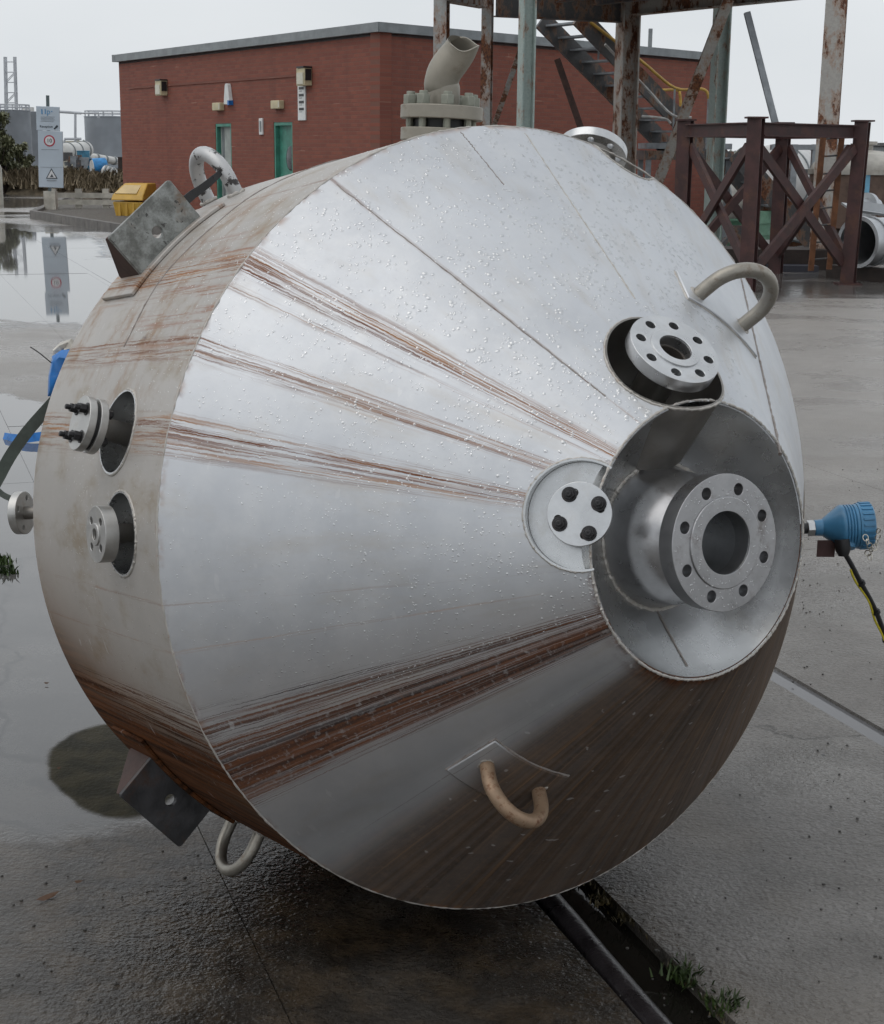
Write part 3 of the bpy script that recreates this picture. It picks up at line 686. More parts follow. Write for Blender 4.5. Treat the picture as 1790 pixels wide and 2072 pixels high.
# --- rain drops standing on the plate
def drops():
    g = G(); V, Fc = [], []
    ring = [(0, 0, 1)] + [(math.cos(R_(e)) * math.cos(2 * math.pi * k / 8), math.cos(R_(e)) * math.sin(2 * math.pi * k / 8), math.sin(R_(e))) for e in (50, 5) for k in range(8)]
    fc = [(0, 1 + k, 1 + (k + 1) % 8) for k in range(8)] + [(1 + k, 9 + k, 9 + (k + 1) % 8, 1 + (k + 1) % 8) for k in range(8)]
    def one(p, n, r):
        fm = frame_m(p, n, (0, -.3, 0) if abs(n.z) > .5 else (0, 0, 1)); b = len(V)
        sx, sy = random.uniform(.75, 1.2), random.uniform(.8, 1.5)
        a = random.uniform(0, 6.28); ca, sa = math.cos(a), math.sin(a)
        hgt = random.uniform(.32, .5)
        for q in ring:
            x, y = q[0] * sx, q[1] * sy; V.append(tuple(fm @ Vector(((x * ca - y * sa) * r, (x * sa + y * ca) * r, q[2] * r * hgt - r * .03))))
        Fc.extend(tuple(i + b for i in t) for t in fc)
    cnt = 0
    while cnt < 6500:
        psi = random.uniform(-125, 24); phi = 180 + psi
        r = math.sqrt(random.uniform(.245 ** 2, .782 ** 2)); p = cone_pt(phi, r); n = cone_n(phi)
        if any((p - OPEN[k][0]).length < OPEN[k][2] + .006 for k in OPEN): continue
        top = max(0, min(1, (-psi - 10) / 55)); clump = math.sin(p.x * 31 + 5 * math.sin(p.y * 19)) * math.sin(p.z * 37 + 3 * math.sin(p.x * 23))
        if random.random() > .45 + .5 * clump: continue
        size = random.choice((.0011, .0014, .0018)) if random.random() < .62 - .25 * top else random.uniform(.0016, .0023 + .0022 * top)
        one(p, n, size); cnt += 1
    for _ in range(1500):
        psi = random.uniform(-75, 20); z = random.uniform(-.5, -.01); phi = 180 + psi; p = polar(phi, VR, z)
        if any((p - OPEN[k][0]).length < OPEN[k][2] + .008 for k in OPEN): continue
        one(p, rad_n(phi), random.uniform(.0008, .0017))
    for _ in range(230):
        a = random.uniform(0, 6.28); r = random.uniform(.06, .115); q = Vector((r * math.cos(a), r * math.sin(a), FZ + (.003 if r < .079 else 0)))
        if min(abs((a - R_(22.5)) % R_(45)), abs(R_(45) - (a - R_(22.5)) % R_(45))) * r < .014 and abs(r - .0945) < .014: continue
        one(q, Vector((0, 0, 1)), random.uniform(.0009, .002))
    return g.add(V, Fc)
dr = vobj(drops(), 'water_droplets', 'drop', ang=180); tag(dr, kind='stuff')

# ------------------------------------------------------------------ blue transmitter on the far side
M['blue'] = simple('blue_enamel', (.055, .20, .36), .32, 0, .2, 14, .1, 50, .002, (.03, .10, .2), .4)
M['black_rubber'] = simple('black_rubber', (.014, .014, .016), .45, 0, .2, 20, .1)
M['yellow'] = simple('yellow_plastic', (.62, .52, .03), .5, 0, .2)
M['tagplate'] = simple('brown_tag', (.055, .022, .02), .5, 0, .3)
M['chain'] = steel('chain_steel', (.6, .57, .5), .3, .9)
YT = 3.62
a0, a1 = at(1612, 1070, YT), at(1778, 1062, YT)
td = (a1 - a0).normalized(); LT = (a1 - a0).length
tr = empty('pressure_transmitter', a0, 'blue round-capped transmitter sticking out from the right side of the steel vessel', 'transmitter')
fm = frame_m(a0, td, (0, 0, 1)); px_ = LT / 166.0
lt = lambda prof, nm, mt, par, n=40: G().lathe([(r * px_, z * px_) for r, z in prof], n).obj(nm, mt, par, fm, bevel=.0006)
lt([(.1, -60), (11, -60), (11, 22), (.1, 22)], 'stem', 'black_rubber', tr)
G().prism(circle(17 * px_, 6), 22 * px_, 36 * px_, None).obj('hex_nut', 'bright', tr, fm, bevel=.001)
body = lt([(.1, 36), (16, 36), (17, 52), (19, 54), (42, 84), (44, 88)] + [q for k in range(4) for q in ((44.5, 90 + k * 6), (44.5, 93 + k * 6), (41.5, 94.5 + k * 6), (41.5, 95.5 + k * 6))] + [(44.5, 114), (45, 120), (.1, 120)], 'housing', 'blue', tr, 48)
lt([(.1, 120.5), (46.5, 120.5), (46.5, 146), (43, 151), (.1, 152)], 'cap', 'blue', tr, 48)
capg = G()
for k in range(24):
    a = 2 * math.pi * k / 24; m_ = Matrix.Rotation(a, 4, 'Z'); capg.box((46 * px_, 0, 137 * px_), 5 * px_, 5.2 * px_, 22 * px_, m_)
capg.obj('cap_grip', 'blue', tr, fm, bevel=.0006)
gp = at(1718, 1092, YT - .03); G().lathe([(.001, 0), (.024, 0), (.026, .018), (.019, .04), (.001, .04)], 28).obj('cable_entry', 'blue', tr, frame_m(gp + Vector((0, .02, .012)), (-.05, -.55, -.9)), bevel=.001)
gl = at(1706, 1108, YT - .045); G().lathe([(.001, -.02), (.018, -.02), (.018, .006), (.012, .02), (.001, .022)], 24).obj('cable_gland', 'black_rubber', tr, frame_m(gl, (.1, -.2, -.95)))
G().box((0, 0, 0), .044, .003, .042).obj('tag_plate', 'tagplate', tr, Matrix.Translation(at(1672, 1110, YT - .02)), bevel=.001)
cpts = [at(x, y, YT - .05 + .02 * i) for i, (x, y) in enumerate(((1704, 1110), (1722, 1140), (1742, 1178), (1764, 1218), (1780, 1254), (1793, 1292), (1812, 1350), (1850, 1450)))]
cpts += [Vector((cpts[-1].x + .1, cpts[-1].y + .1, .4)), Vector((cpts[-1].x + .2, cpts[-1].y + .2, .01)), Vector((cpts[-1].x + .9, cpts[-1].y + .3, .01))]
def smooth_path(P, k=6):
    out = []
    for i in range(len(P) - 1):
        p0, p1, p2, p3 = P[max(i - 1, 0)], P[i], P[i + 1], P[min(i + 2, len(P) - 1)]
        for t in range(k):
            s = t / k; out.append(.5 * ((2 * p1) + (p2 - p0) * s + (2 * p0 - 5 * p1 + 4 * p2 - p3) * s * s + (3 * p1 - p0 - 3 * p2 + p3) * s ** 3))
    return out + [P[-1]]
cs = smooth_path(cpts); G().tube(cs, .0062, 10).obj('cable', 'black_rubber', tr)
yo = [p + Vector((-.009 - .003 * math.sin(i * .5), -.004, 0)) for i, p in enumerate(cs[8:])]; G().tube(yo, .0028, 8).obj('earth_wire', 'yellow', tr)
for i in (12, 21, 30): G().tube([cs[i], cs[i] + (cs[i + 1] - cs[i]).normalized() * .007], .0105, 10).obj('cable_tie', 'black_rubber', tr)
for k, (x, y) in enumerate(((1752, 1088), (1756, 1096), (1760, 1104), (1764, 1112), (1757, 1119), (1761, 1127), (1770, 1108), (1775, 1098), (1777, 1086), (1778, 1074))):
    c_ = at(x, y, YT - .075); a = k * 1.1
    G().tube([c_ + Vector((.0065 * math.cos(t) * (.6 if k % 2 else 1), .004 * math.sin(t + a), .007 * math.sin(t))) for t in np.linspace(0, 2 * math.pi, 12, endpoint=False)], .0014, 6, close=True).obj('chain_link', 'chain', tr)

# ------------------------------------------------------------------ foreground odds and ends
hp0, hp1 = [nd(1.285, d, z) for d, z in ((-3.2, -.012), (-1.6, -.012))]
hose = [Vector(nd(1.287 + .006 * math.sin(k), -3.05 + .16 * k, -.018 + .002 * math.sin(k * 1.7))) for k in range(14)]
M['hose'] = simple('old_hose', (.022, .019, .021), .3, 0, .3, 14, .6, 120, .003)
tag(G().tube(hose, .030, 16).obj('hose', 'hose'), 'thick black hose lying in the dark joint below the vessel', 'hose')
m = Mat('trench_water'); m.set(col=(.012, .011, .009), rough=.03, ior=1.33); m.bump(m.noise(14, 3), .06, .004); M['trench_water'] = m.mat
m = Mat('gutter_water'); m.set(col=(.13, .13, .135), rough=.06, ior=1.36); m.bump(m.noise(9, 2), .05, .004); M['gutter_water'] = m.mat
tw = G().add([nd(1.25, -5.5, -.030), nd(1.42, -5.5, -.030), nd(1.42, 3, -.030), nd(1.25, 3, -.030)], [(0, 1, 2, 3)]).obj('joint_water', 'trench_water', smooth=False); tag(tw, kind='structure')
tw = G().add([nd(2.53, -9, -.010), nd(2.61, -9, -.010), nd(2.61, 3, -.010), nd(2.53, 3, -.010)], [(0, 1, 2, 3)]).obj('gutter_water', 'gutter_water', smooth=False); tag(tw, kind='structure')
def leafmat(name, c0, c1):
    m = Mat(name); m.set(col=m.mix(m.noise(9, 4).step(.3, .7), c0, c1), rough=.55); return m.mat
M['moss'] = leafmat('moss_green', (.02, .04, .008), (.06, .10, .02))
M['mossb'] = leafmat('moss_brown', (.045, .035, .012), (.10, .075, .03))
def tuft(name, pts, mat, label, cat=None, kind=None, group=None, n=60, h=.02, w=.003, spread=.03):
    g = G()
    for p in pts:
        for _ in range(n):
            q = Vector(p) + Vector((random.gauss(0, spread), random.gauss(0, spread), 0)); a = random.uniform(0, 6.28); hh = h * random.uniform(.4, 1.2); d = Vector((math.cos(a), math.sin(a), 0)); t = d.cross(Vector((0, 0, 1))) * w
            lean = d * hh * random.uniform(.2, 1.0); g.add([q - t, q + t, q + t * .6 + lean * .5 + Vector((0, 0, hh * .7)), q + lean + Vector((0, 0, hh)), q - t * .6 + lean * .5 + Vector((0, 0, hh * .7))], [(0, 1, 2, 3, 4)])
    o = g.obj(name, mat); return tag(o, label, cat, group, kind)
tuft('moss', [nd(1.425 + random.gauss(0, .012), random.uniform(-3.0, -1.7), -.01) for _ in range(46)], 'mossb', 'brown moss and grit along the edge of the right slab', kind='stuff', n=45, h=.012, w=.0022, spread=.014)
for k, (x, y) in enumerate(((1395, 1990), (1470, 2050))):
    tuft('weed', [gnd(x, y, -.01), gnd(x - 12, y - 14, -.01)], 'moss', ('small green weed in the dark joint beside the hose', 'small green weed in the joint at the bottom right edge')[k], 'weed', n=50, h=.026, w=.0026, spread=.016)
for k, (x, y) in enumerate(((8, 1140), (14, 1160))):
    tuft('weed', [gnd(x, y)], 'moss', ('upper of two green weeds in the puddle left of the vessel', 'lower of two green weeds in the puddle left of the vessel')[k], 'weed', n=60, h=.034, w=.005, spread=.020)
M['leaf'] = leafmat('dead_leaf', (.04, .018, .008), (.09, .04, .015))
for k, (x, y, a, s) in enumerate(((98, 1815, .8, .030), (160, 1785, .2, .010), (120, 1555, 1.0, .008), (95, 1383, 0, .008))):
    p = gnd(x, y, .006); fm = Matrix.Translation(p) @ Matrix.Rotation(a, 4, 'Z')
    g = G(); vs = [fm @ Vector((s * u, s * .35 * v, .004 * abs(u) + .003 * v)) for u, v in ((-1, 0), (-.5, .6), (.3, .7), (1, 0), (.3, -.6), (-.5, -.8))]
    g.add(vs, [(0, 1, 2, 3, 4, 5)]); tag(g.obj('dead_leaf', 'leaf'), ('curled brown dead leaf on the wet slab at the lower left', 'small dark leaf scrap just right of the curled dead leaf', 'tiny dark leaf scrap in the puddle left of the lower bracket', 'tiny dark leaf scrap in the puddle at the far left')[k], 'leaf', 'dead leaves on the ground')
# pebbles
M['pebble'] = simple('pebble', (.06, .055, .05), .5, 0, .5, 20)
g = G()
for _ in range(190):
    x, y = random.choice(((random.uniform(1250, 1785), random.uniform(1500, 2060)), (random.uniform(0, 600), random.uniform(1700, 2060)), (random.uniform(1600, 1785), random.uniform(900, 1400))))
    p = gnd(x, y, 0.002); r = random.uniform(.0015, .0042); g.lathe([(.0001, r * .8), (r * .8, r * .5), (r, 0), (r * .6, -r * .6)], 6, Matrix.Translation(p) @ Matrix.Rotation(random.random() * 3, 4, 'Z') @ Matrix.Scale(random.uniform(.6, 1.5), 4, (1, 0, 0)))
tag(g.obj('grit', 'pebble'), 'loose dark grit scattered over the wet slabs', kind='stuff')
# webbing strap and blue sheet by the head
M['strap'] = simple('green_webbing', (.045, .058, .048), .6, 0, .3, 30, .4, 200, .002)
M['bluesheet'] = simple('blue_sheet', (.012, .17, .52), .3, 0, .3, 10, .5, 16, .01)
M['whitesheet'] = simple('pale_sheet', (.55, .52, .46), .5, 0, .25, 10, .5, 20, .01)
def ribbon(P, wd, name, mat, upv=(0, 0, 1), t=.003):
    P = smooth_path([Vector(p) for p in P], 5); g = G(); vs = []
    for i, p in enumerate(P):
        d = (P[min(i + 1, len(P) - 1)] - P[max(i - 1, 0)]).normalized(); s = Vector((.35, -1, .25)); s = (s - d * s.dot(d)).normalized(); u = d.cross(s)
        for a, b in ((-1, -1), (1, -1), (1, 1), (-1, 1)): vs.append(p + u * (a * wd / 2) + s * (b * t / 2))
    f = [(i * 4 + k, i * 4 + (k + 1) % 4, i * 4 + 4 + (k + 1) % 4, i * 4 + 4 + k) for i in range(len(P) - 1) for k in range(4)] + [(0, 1, 2, 3), tuple(len(vs) - 4 + k for k in (3, 2, 1, 0))]
    return g.add(vs, f).obj(name, mat)
st = ribbon([at(150, 770, 3.35), at(92, 832, 3.30), at(45, 888, 3.26), at(0, 962, 3.22), at(-70, 1120, 3.18), gnd(-160, 1500, .01), gnd(-260, 1560, .006)], .026, 'lifting_strap', 'strap')
tag(st, 'flat dark green webbing strap running from the vessel towards the left edge', 'strap')
st = ribbon([at(-150, 900, 3.36), at(-60, 930, 3.34), at(-20, 975, 3.33), at(5, 1000, 3.32), at(30, 1014, 3.31), at(45, 1040, 3.33)], .013, 'lifting_strap', 'strap')
tag(st, 'thin green strap end curling onto the small flange at the far left', 'strap')
def crumple(pts, Y, thick, name, mat, label):
    c = Vector((0, 0, 0)); P = [at(x, y, Y) for x, y in pts]; c = sum(P, Vector()) / len(P); g = G(); n = len(P)
    vs = []
    for k, (sc, off) in enumerate(((.15, -thick), (.7, -thick * .75), (1, 0), (.75, thick * .8), (.15, thick))):
        for p in P: vs.append(c + (p - c) * sc * random.uniform(.93, 1.07) + Vector((0, off * random.uniform(.6, 1.3), 0)))
    f = [(k * n + i, k * n + (i + 1) % n, (k + 1) * n + (i + 1) % n, (k + 1) * n + i) for k in range(4) for i in range(n)] + [tuple(range(n)), tuple(range(4 * n, 5 * n))]
    return tag(g.add(vs, f).obj(name, mat, ang=50), label, 'sheet')
crumple([(98, 800), (100, 760), (107, 722), (125, 706), (150, 708), (160, 740), (150, 780), (125, 800)], 3.46, .03, 'blue_sheet', 'bluesheet', 'crumpled bright blue sheet showing behind the upper left of the vessel')
crumple([(112, 725), (108, 708), (122, 692), (145, 686), (160, 700), (150, 720)], 3.50, .03, 'pale_sheet', 'whitesheet', 'crumpled off-white sheet on top of the blue sheet')
wr = [at(62, 702, 3.45), at(80, 714, 3.45), at(102, 732, 3.455), at(112, 740, 3.46)]
tag(G().tube(smooth_path(wr), .0014, 6).obj('wire', 'gasket'), 'thin dark wire poking out of the blue sheet', 'wire')
bs_ = ribbon([gnd(8, 884, .012), gnd(40, 888, .02), gnd(75, 884, .03), gnd(120, 878, .03)], .05, 'blue_band', 'bluesheet'); tag(bs_, 'blue plastic band lying on the puddle behind the dark strap', 'band')

# ------------------------------------------------------------------ brick building
def brick_mat():
    m = Mat('red_brick')
    v = m.vec(m.x, m.z, 0.0)
    br = m.nt.nodes.new('ShaderNodeTexBrick'); m.nt.links.new(v, br.inputs['Vector'])
    br.inputs['Scale'].default_value = 1; br.inputs['Brick Width'].default_value = .225; br.inputs['Row Height'].default_value = .075; br.inputs['Mortar Size'].default_value = .008; br.inputs['Mortar Smooth'].default_value = .2
    br.inputs['Color1'].default_value = (.235, .072, .045, 1); br.inputs['Color2'].default_value = (.185, .054, .036, 1); br.inputs['Mortar'].default_value = (.17, .075, .055, 1)
    pale = m.noise(1, 4, .6, m.vec(m.x * 1.2, m.z * 16, 2)).step(.60, .72) * m.noise(.7, 3).step(.4, .6)
    mort = S(m, br.outputs['Fac'])
    c = m.mix(mort * pale * .8, br.outputs['Color'], (.42, .25, .19))
    damp = m.noise(1, 5, .6, m.vec(m.x * 1.3, m.z * .22, 5)).step(.5, .72); c = m.mix(damp * .35, c, (.10, .035, .028))
    m.set(col=c, rough=.75); m.bump((1 - mort) + m.noise(60, 3) * .3, .5, .006); return m.mat
M['brick'] = brick_mat()
M['fascia'] = simple('grey_fascia', (.22, .24, .25), .5, 0, .2, 4, .1)
M['roof'] = simple('roof_felt', (.12, .12, .12), .8)
M['green_paint'] = simple('green_paint', (.06, .24, .18), .45, 0, .25, 6, .1, 40, .003, (.025, .10, .08), .7)
M['pale_paint'] = simple('pale_door_paint', (.36, .39, .37), .5, 0, .2, 4, .1, 40, .003, (.2, .21, .2), .5)
M['white_plastic'] = simple('white_plastic', (.68, .69, .68), .45, 0, .1, 6, .05)
M['cream_plastic'] = simple('cream_plastic', (.52, .46, .30), .5, 0, .15, 6, .05)
M['black_plastic'] = simple('black_plastic', (.02, .02, .022), .4)
m = Mat('dark_glass'); m.set(col=(.012, .014, .016), rough=.06, spec=.6); M['dark_glass'] = m.mat
m = Mat('lamp_glass'); m.set(col=m.mix(m.noise(20, 3), (.40, .38, .28), (.62, .60, .5)), rough=.12, spec=.6); M['lamp_glass'] = m.mat
BL, BC, BR = Vector((-8.27, 40.2, 0)), Vector((-1.23, 29.4, 0)), Vector((6.26, 37.3, 0)); BB = BL + BR - BC
BH = 3.78; G0 = -.05
bld = empty('brick_building', (BC.x, BC.y, G0), 'single storey red brick building with grey flat roof edge and two green framed doors', 'building')
def wall_frame(P0, P1):
    d = (P1 - P0).normalized(); out = Vector((d.y, -d.x, 0))          # x along the wall, y out of it, z up
    mt = Matrix(((d.x, out.x, 0, P0.x), (d.y, out.y, 0, P0.y), (0, 0, 1, G0), (0, 0, 0, 1)))
    return mt, (P1 - P0).length
def on_wall(mt, x, y):
    inv = mt.inverted(); o = inv @ CAM; d = inv.to_3x3() @ ray(x, y); t = -o.y / d.y; p = o + d * t; return p.x, p.z
def wall(P0, P1, holes=()):
    mt, L = wall_frame(P0, P1)
    hs = [[(a, b), (c, b), (c, d), (a, d)] for a, b, c, d in holes]
    pl = plate([(0, 0), (L, 0), (L, BH - G0), (0, BH - G0)], hs, -.25, 0)
    rot = Matrix(((1, 0, 0, 0), (0, 0, 1, 0), (0, 1, 0, 0), (0, 0, 0, 1)))
    g = G().add([rot @ Vector(p) for p in pl.v], pl.f)
    g.obj('wall', 'brick', bld, mt, smooth=False); return mt, L
mtL, LL = wall_frame(BL, BC)
s0, _ = on_wall(mtL, 438, 330); s1, zt1 = on_wall(mtL, 468, 249); s2, _ = on_wall(mtL, 555, 300); s3, zt2 = on_wall(mtL, 592, 247)
dz = (zt1 + zt2) / 2; DW = .92
d1, d2 = (s0 + s1) / 2, (s2 + s3) / 2; h1, h2 = (s1 - s0) / 2, (s3 - s2) / 2
wall(BL, BC, [(s0, .02, s1, dz), (s2, .02, s3, dz)]); mtR, LR = wall(BC, BR); wall(BR, BB); wall(BB, BL)
G().prism([(p.x, p.y) for p in (BL, BC, BR, BB)], BH - .10, BH + .02).obj('roof', 'roof', bld, smooth=False)
for P0, P1 in ((BL, BC), (BC, BR), (BR, BB), (BB, BL)):
    mt, L = wall_frame(P0, P1); G().box((L / 2, .06, BH - G0 + .04), L + .24, .11, .17).obj('fascia', 'fascia', bld, mt, smooth=False)
def rel(mt, x, y, z): return mt @ Matrix.Translation((x, y, z))
for s_a, s_b, leaf, ajar in ((s0, s1, 'pale_paint', True), (s2, s3, 'green_paint', False)):
    d = G().box(((s_a + s_b) / 2, -.13, dz / 2), s_b - s_a - .12, .05, dz - .1).obj('door', leaf, bld, mtL, smooth=False)
    fr = G().box((s_a + .03, -.09, dz / 2), .058, .16, dz - .002).box((s_b - .03, -.09, dz / 2), .058, .16, dz - .002).box(((s_a + s_b) / 2, -.09, dz - .035), s_b - s_a - .12, .16, .065)
    fr.obj('door_frame', 'green_paint', d, mtL, smooth=False)
    if not ajar:
        cx = s_b - .32 * (s_b - s_a)
        G().lathe([(.001, 0), (.20, 0), (.20, .012), (.17, .02), (.001, .02)], 36).obj('porthole', 'dark_glass', d, mtL @ Matrix.Translation((cx, -.104, dz - .73)) @ Matrix.Rotation(R_(-90), 4, 'X') @ Matrix.Scale(1.25, 4, (0, 1, 0)))
        G().box((cx, -.098, dz - 1.32), .3, .01, .34).obj('door_notice', 'white_plastic', d, mtL, smooth=False)
        for k in range(4): G().box((cx - .09 + .06 * k, -.088, dz - 1.30), .026, .012, .24).obj('notice_mark', 'green_paint', d, mtL, smooth=False)
        G().box((s_a + .16, -.095, 1.0), .03, .04, .14).obj('handle', 'bolt', d, mtL, smooth=False)
    else:
        for k in (.25, .5): G().box((s_a + .10 + k * .25, -.10, dz / 2), .03, .02, dz - .2).obj('door_edge', 'fascia', d, mtL, smooth=False)
# fittings on the wall
def fit(x, y, nm, label, cat, build, group=None):
    s, z = on_wall(mtL, x, y); e = empty(nm, mtL @ Vector((s, 0, z)), label, cat, group); build(e, rel(mtL, s, .0, z)); return e
def flood(e, mt):
    G().box((0, .09, -.02), .34, .17, .34).obj('housing', 'cream_plastic', e, mt, smooth=False, bevel=.01)
    G().box((.178, .09, .02), .012, .13, .22).obj('side_shield', 'black_plastic', e, mt, smooth=False)
    G().box((0.0, .182, -.05), .27, .02, .22).obj('lens', 'lamp_glass', e, mt, smooth=False); G().box((0.03, .10, .165), .30, .20, .03).obj('hood', 'black_plastic', e, mt, smooth=False)
fit(334, 177, 'flood_light', 'boxy cream flood light on the brick wall near its left corner', 'light', flood, 'flood lights on the brick wall')
fit(624, 154, 'flood_light', 'boxy cream flood light above the white wall notice', 'light', flood, 'flood lights on the brick wall')
def emerg(e, mt):
    G().box((0, .06, 0), .40, .12, .17).obj('housing', 'cream_plastic', e, mt, smooth=False, bevel=.015); G().box((.17, .065, 0), .05, .115, .11).obj('lens', 'lamp_glass', e, mt, smooth=False)
fit(447, 216, 'bulkhead_light', 'cream bulkhead light above the pale left door', 'light', emerg, 'bulkhead lights over the doors')
fit(567, 212, 'bulkhead_light', 'cream bulkhead light above the green right door', 'light', emerg, 'bulkhead lights over the doors')
def siren(e, mt):
    rot = Matrix(((1, 0, 0, 0), (0, 0, 1, 0), (0, 1, 0, 0), (0, 0, 0, 1)))
    G().prism([(-.15, -.19), (.13, -.2), (.15, -.15), (.07, .22), (.03, .25), (-.04, .25), (-.08, .21)], .0, .09, rot).obj('cover', 'white_plastic', e, mt, smooth=False, bevel=.01)
    G().box((.13, .06, -.16), .07, .11, .10).obj('strobe', 'bluesheet', e, mt, smooth=False)
fit(466, 193, 'alarm_box', 'white tapered alarm box with a blue strobe on the brick wall', 'alarm', siren)
def notice(e, mt):
    G().box((0, .015, 0), .32, .025, .78).obj('panel', 'white_plastic', e, mt, smooth=False)
    for k in range(4): G().box((.0, .031, .235 - .135 * k), .20, .006, .05).obj('text_line', 'black_plastic', e, mt, smooth=False); G().box((-.03, .031, .18 - .135 * k), .12, .006, .012).obj('text_line', 'fascia', e, mt, smooth=False)
fit(613, 203, 'wall_notice', 'white notice board with four dark lines on the brick wall', 'sign', notice)
def small(e, mt): G().box((0, .02, 0), .16, .04, .34).obj('plate', 'white_plastic', e, mt, smooth=False, bevel=.01); G().box((.01, .045, 0), .06, .012, .22).obj('window', 'fascia', e, mt, smooth=False)
fit(531, 256, 'wall_box', 'small white wall box between the two doors', 'box', small)
sA, zA = on_wall(mtL, 262, 179); sB, zB = on_wall(mtL, 612, 159)
tag(G().bar(mtL @ Vector((sA, .012, zA)), mtL @ Vector((sB, .012, zA)), .02, .03).obj('conduit', 'brick'), 'thin conduit run along the brick wall between the flood lights', 'conduit')

# ------------------------------------------------------------------ steel access tower
def peeling(name, paint, rust_at):
    m = Mat(name); n = m.noise(2.6, 7, .72, m.vec(m.x * 1.6, m.y * 1.6, m.z * .8)); r = n.step(rust_at, rust_at + .05)
    edge = n.step(rust_at - .07, rust_at)
    f = m.noise(26, 5, .7)
    c = m.mix(f.step(.3, .7), tuple(v * .8 for v in paint), paint); c = m.mix(edge * .5, c, (.30, .17, .10))
    c = m.mix(r, c, m.mix(f.step(.35, .65), (.055, .022, .014), (.20, .075, .03)))
    m.set(col=c, rough=(.55 + r * .2).sat()); m.bump(n * -.5 + f * .3, .3, .006); return m.mat
M['peel'] = peeling('peeling_grey_paint', (.34, .35, .345), .50)
M['peel_rusty'] = peeling('peeling_rusty_paint', (.40, .385, .36), .52)
M['mint'] = peeling('peeling_mint_paint', (.34, .41, .385), .60)
M['dark_steel'] = peeling('dark_steel', (.085, .085, .088), .56)
M['grey_steel'] = simple('grey_steel', (.27, .29, .31), .5, .3, .25, 6, .1)
M['yellow_rail'] = simple('yellow_rail', (.50, .31, .06), .5, 0, .3, 8, .1, 40, .003, (.2, .08, .03), .6)
M['white_rail'] = simple('white_rail', (.46, .46, .45), .5, 0, .3, 8, .1, 40, .003, (.2, .09, .05), .6)
HP = 3.80
tower = empty('access_tower', (2.5, 24, G0), 'tall steel access tower with peeling rusty columns and a dark deck behind the vessel', 'tower')
cols = {'A': (893, 24.1, 'peel', .20), 'B': (1065, 22.4, 'mint', .21), 'C': (1269, 26.3, 'peel_rusty', .33), 'D': (1680, 22.7, 'peel_rusty', .29), 'E': (1455, 25.0, 'mint', .23), 'F': (985, 25.3, 'peel', .16)}
P = {}
for k, (x, Y, mt, wd) in cols.items():
    b = at(x, 180, Y); P[k] = Vector((b.x, Y, 0)); lean = {'C': -.02, 'D': .02}.get(k, 0)
    G().hbeam((b.x, Y, G0), (b.x + lean, Y, HP + .9), wd, wd * .92, .022, (.3, 1, 0) if k in 'AFD' else (1, .3, 0)).obj('column', mt, tower, smooth=False)
    G().box((b.x, Y, G0 + .012), wd * 1.7, wd * 1.7, .025).obj('base_plate', mt, tower, smooth=False)
zt = HP + .14
for a, b, mt in (('A', 'B', 'peel'), ('B', 'D', 'dark_rust'), ('C', 'D', 'peel_rusty'), ('F', 'C', 'dark_steel'), ('A', 'F', 'peel')):
    p, q = P[a].copy(), P[b].copy(); d = (q - p).normalized() * .14; p.z = q.z = zt
    if a == 'B': p.z = q.z = zt + .08
    if a == 'F': p.z = q.z = zt - .04
    hb = .42 if a == 'F' else .28
    G().hbeam(p + d, q - d, .16, hb, .022).obj('beam', mt, tower, smooth=False)
for t in (.2, .4, .6, .8):
    p = P['A'].lerp(P['C'], t); q = P['B'].lerp(P['D'], t); p.z = q.z = zt + .06; G().hbeam(p, q, .12, .16, .015).obj('joist', 'dark_steel', tower, smooth=False)
def plank_deck():
    n = 12
    for i in range(n):
        a0_, a1_ = P['A'].lerp(P['C'], (i + .03) / n), P['A'].lerp(P['C'], (i + .97) / n); b0_, b1_ = P['B'].lerp(P['D'], (i + .03) / n), P['B'].lerp(P['D'], (i + .97) / n)
        G().prism([(a0_.x, a0_.y), (b0_.x, b0_.y), (b1_.x, b1_.y), (a1_.x, a1_.y)], zt + .20, zt + .24).obj('deck_plate', 'dark_steel', tower, smooth=False)
plank_deck()
def brace(x0, y0, Y0, x1, y1, Y1, wd, mt, nm='brace'): G().hbeam(at(x0, y0, Y0), at(x1, y1, Y1), wd, wd * .8, .014, (0, 1, 0)).obj(nm, mt, tower, smooth=False)
brace(1476, -5, 23.0, 1312, 420, 25.2, .15, 'peel_rusty'); brace(1512, 25, 23.2, 1590, 330, 22.9, .09, 'grey_steel'); brace(1056, 95, 22.6, 1000, 255, 24.4, .075, 'peel')
brace(1128, 120, 26.2, 1190, 300, 26.0, .10, 'dark_rust')
# stair flight
def stair(p0, p1, wv, n, mat, par, trd='grey_steel'):
    for s in (0, 1):
        G().bar(p0 + wv * s, p1 + wv * s, .07, .32).obj('stringer', mat, par, smooth=False)
    for i in range(n):
        c = p0.lerp(p1, (i + .5) / n) + wv * .5; d = (p1 - p0); d.z = 0; d.normalize(); wd = wv.length - .09
        u = wv.normalized(); m_ = Matrix(((d.x, u.x, 0, c.x), (d.y, u.y, 0, c.y), (0, 0, 1, c.z), (0, 0, 0, 1)))
        G().box((0, 0, 0), .24, wd, .03).obj('tread', trd, par, m_, smooth=False)
stairs = empty('steel_stair', at(1340, 300, 27.2), 'dark steel stair flight with open grey treads descending beside the rusty column', 'stairs')
t0, t1 = at(1096, 40, 27.3), at(1352, 300, 28.4)
stair(t0, t1, Vector((.52, -.68, 0)) * 1.1, 11, 'dark_steel', stairs)
lnd = at(1385, 296, 28.2)
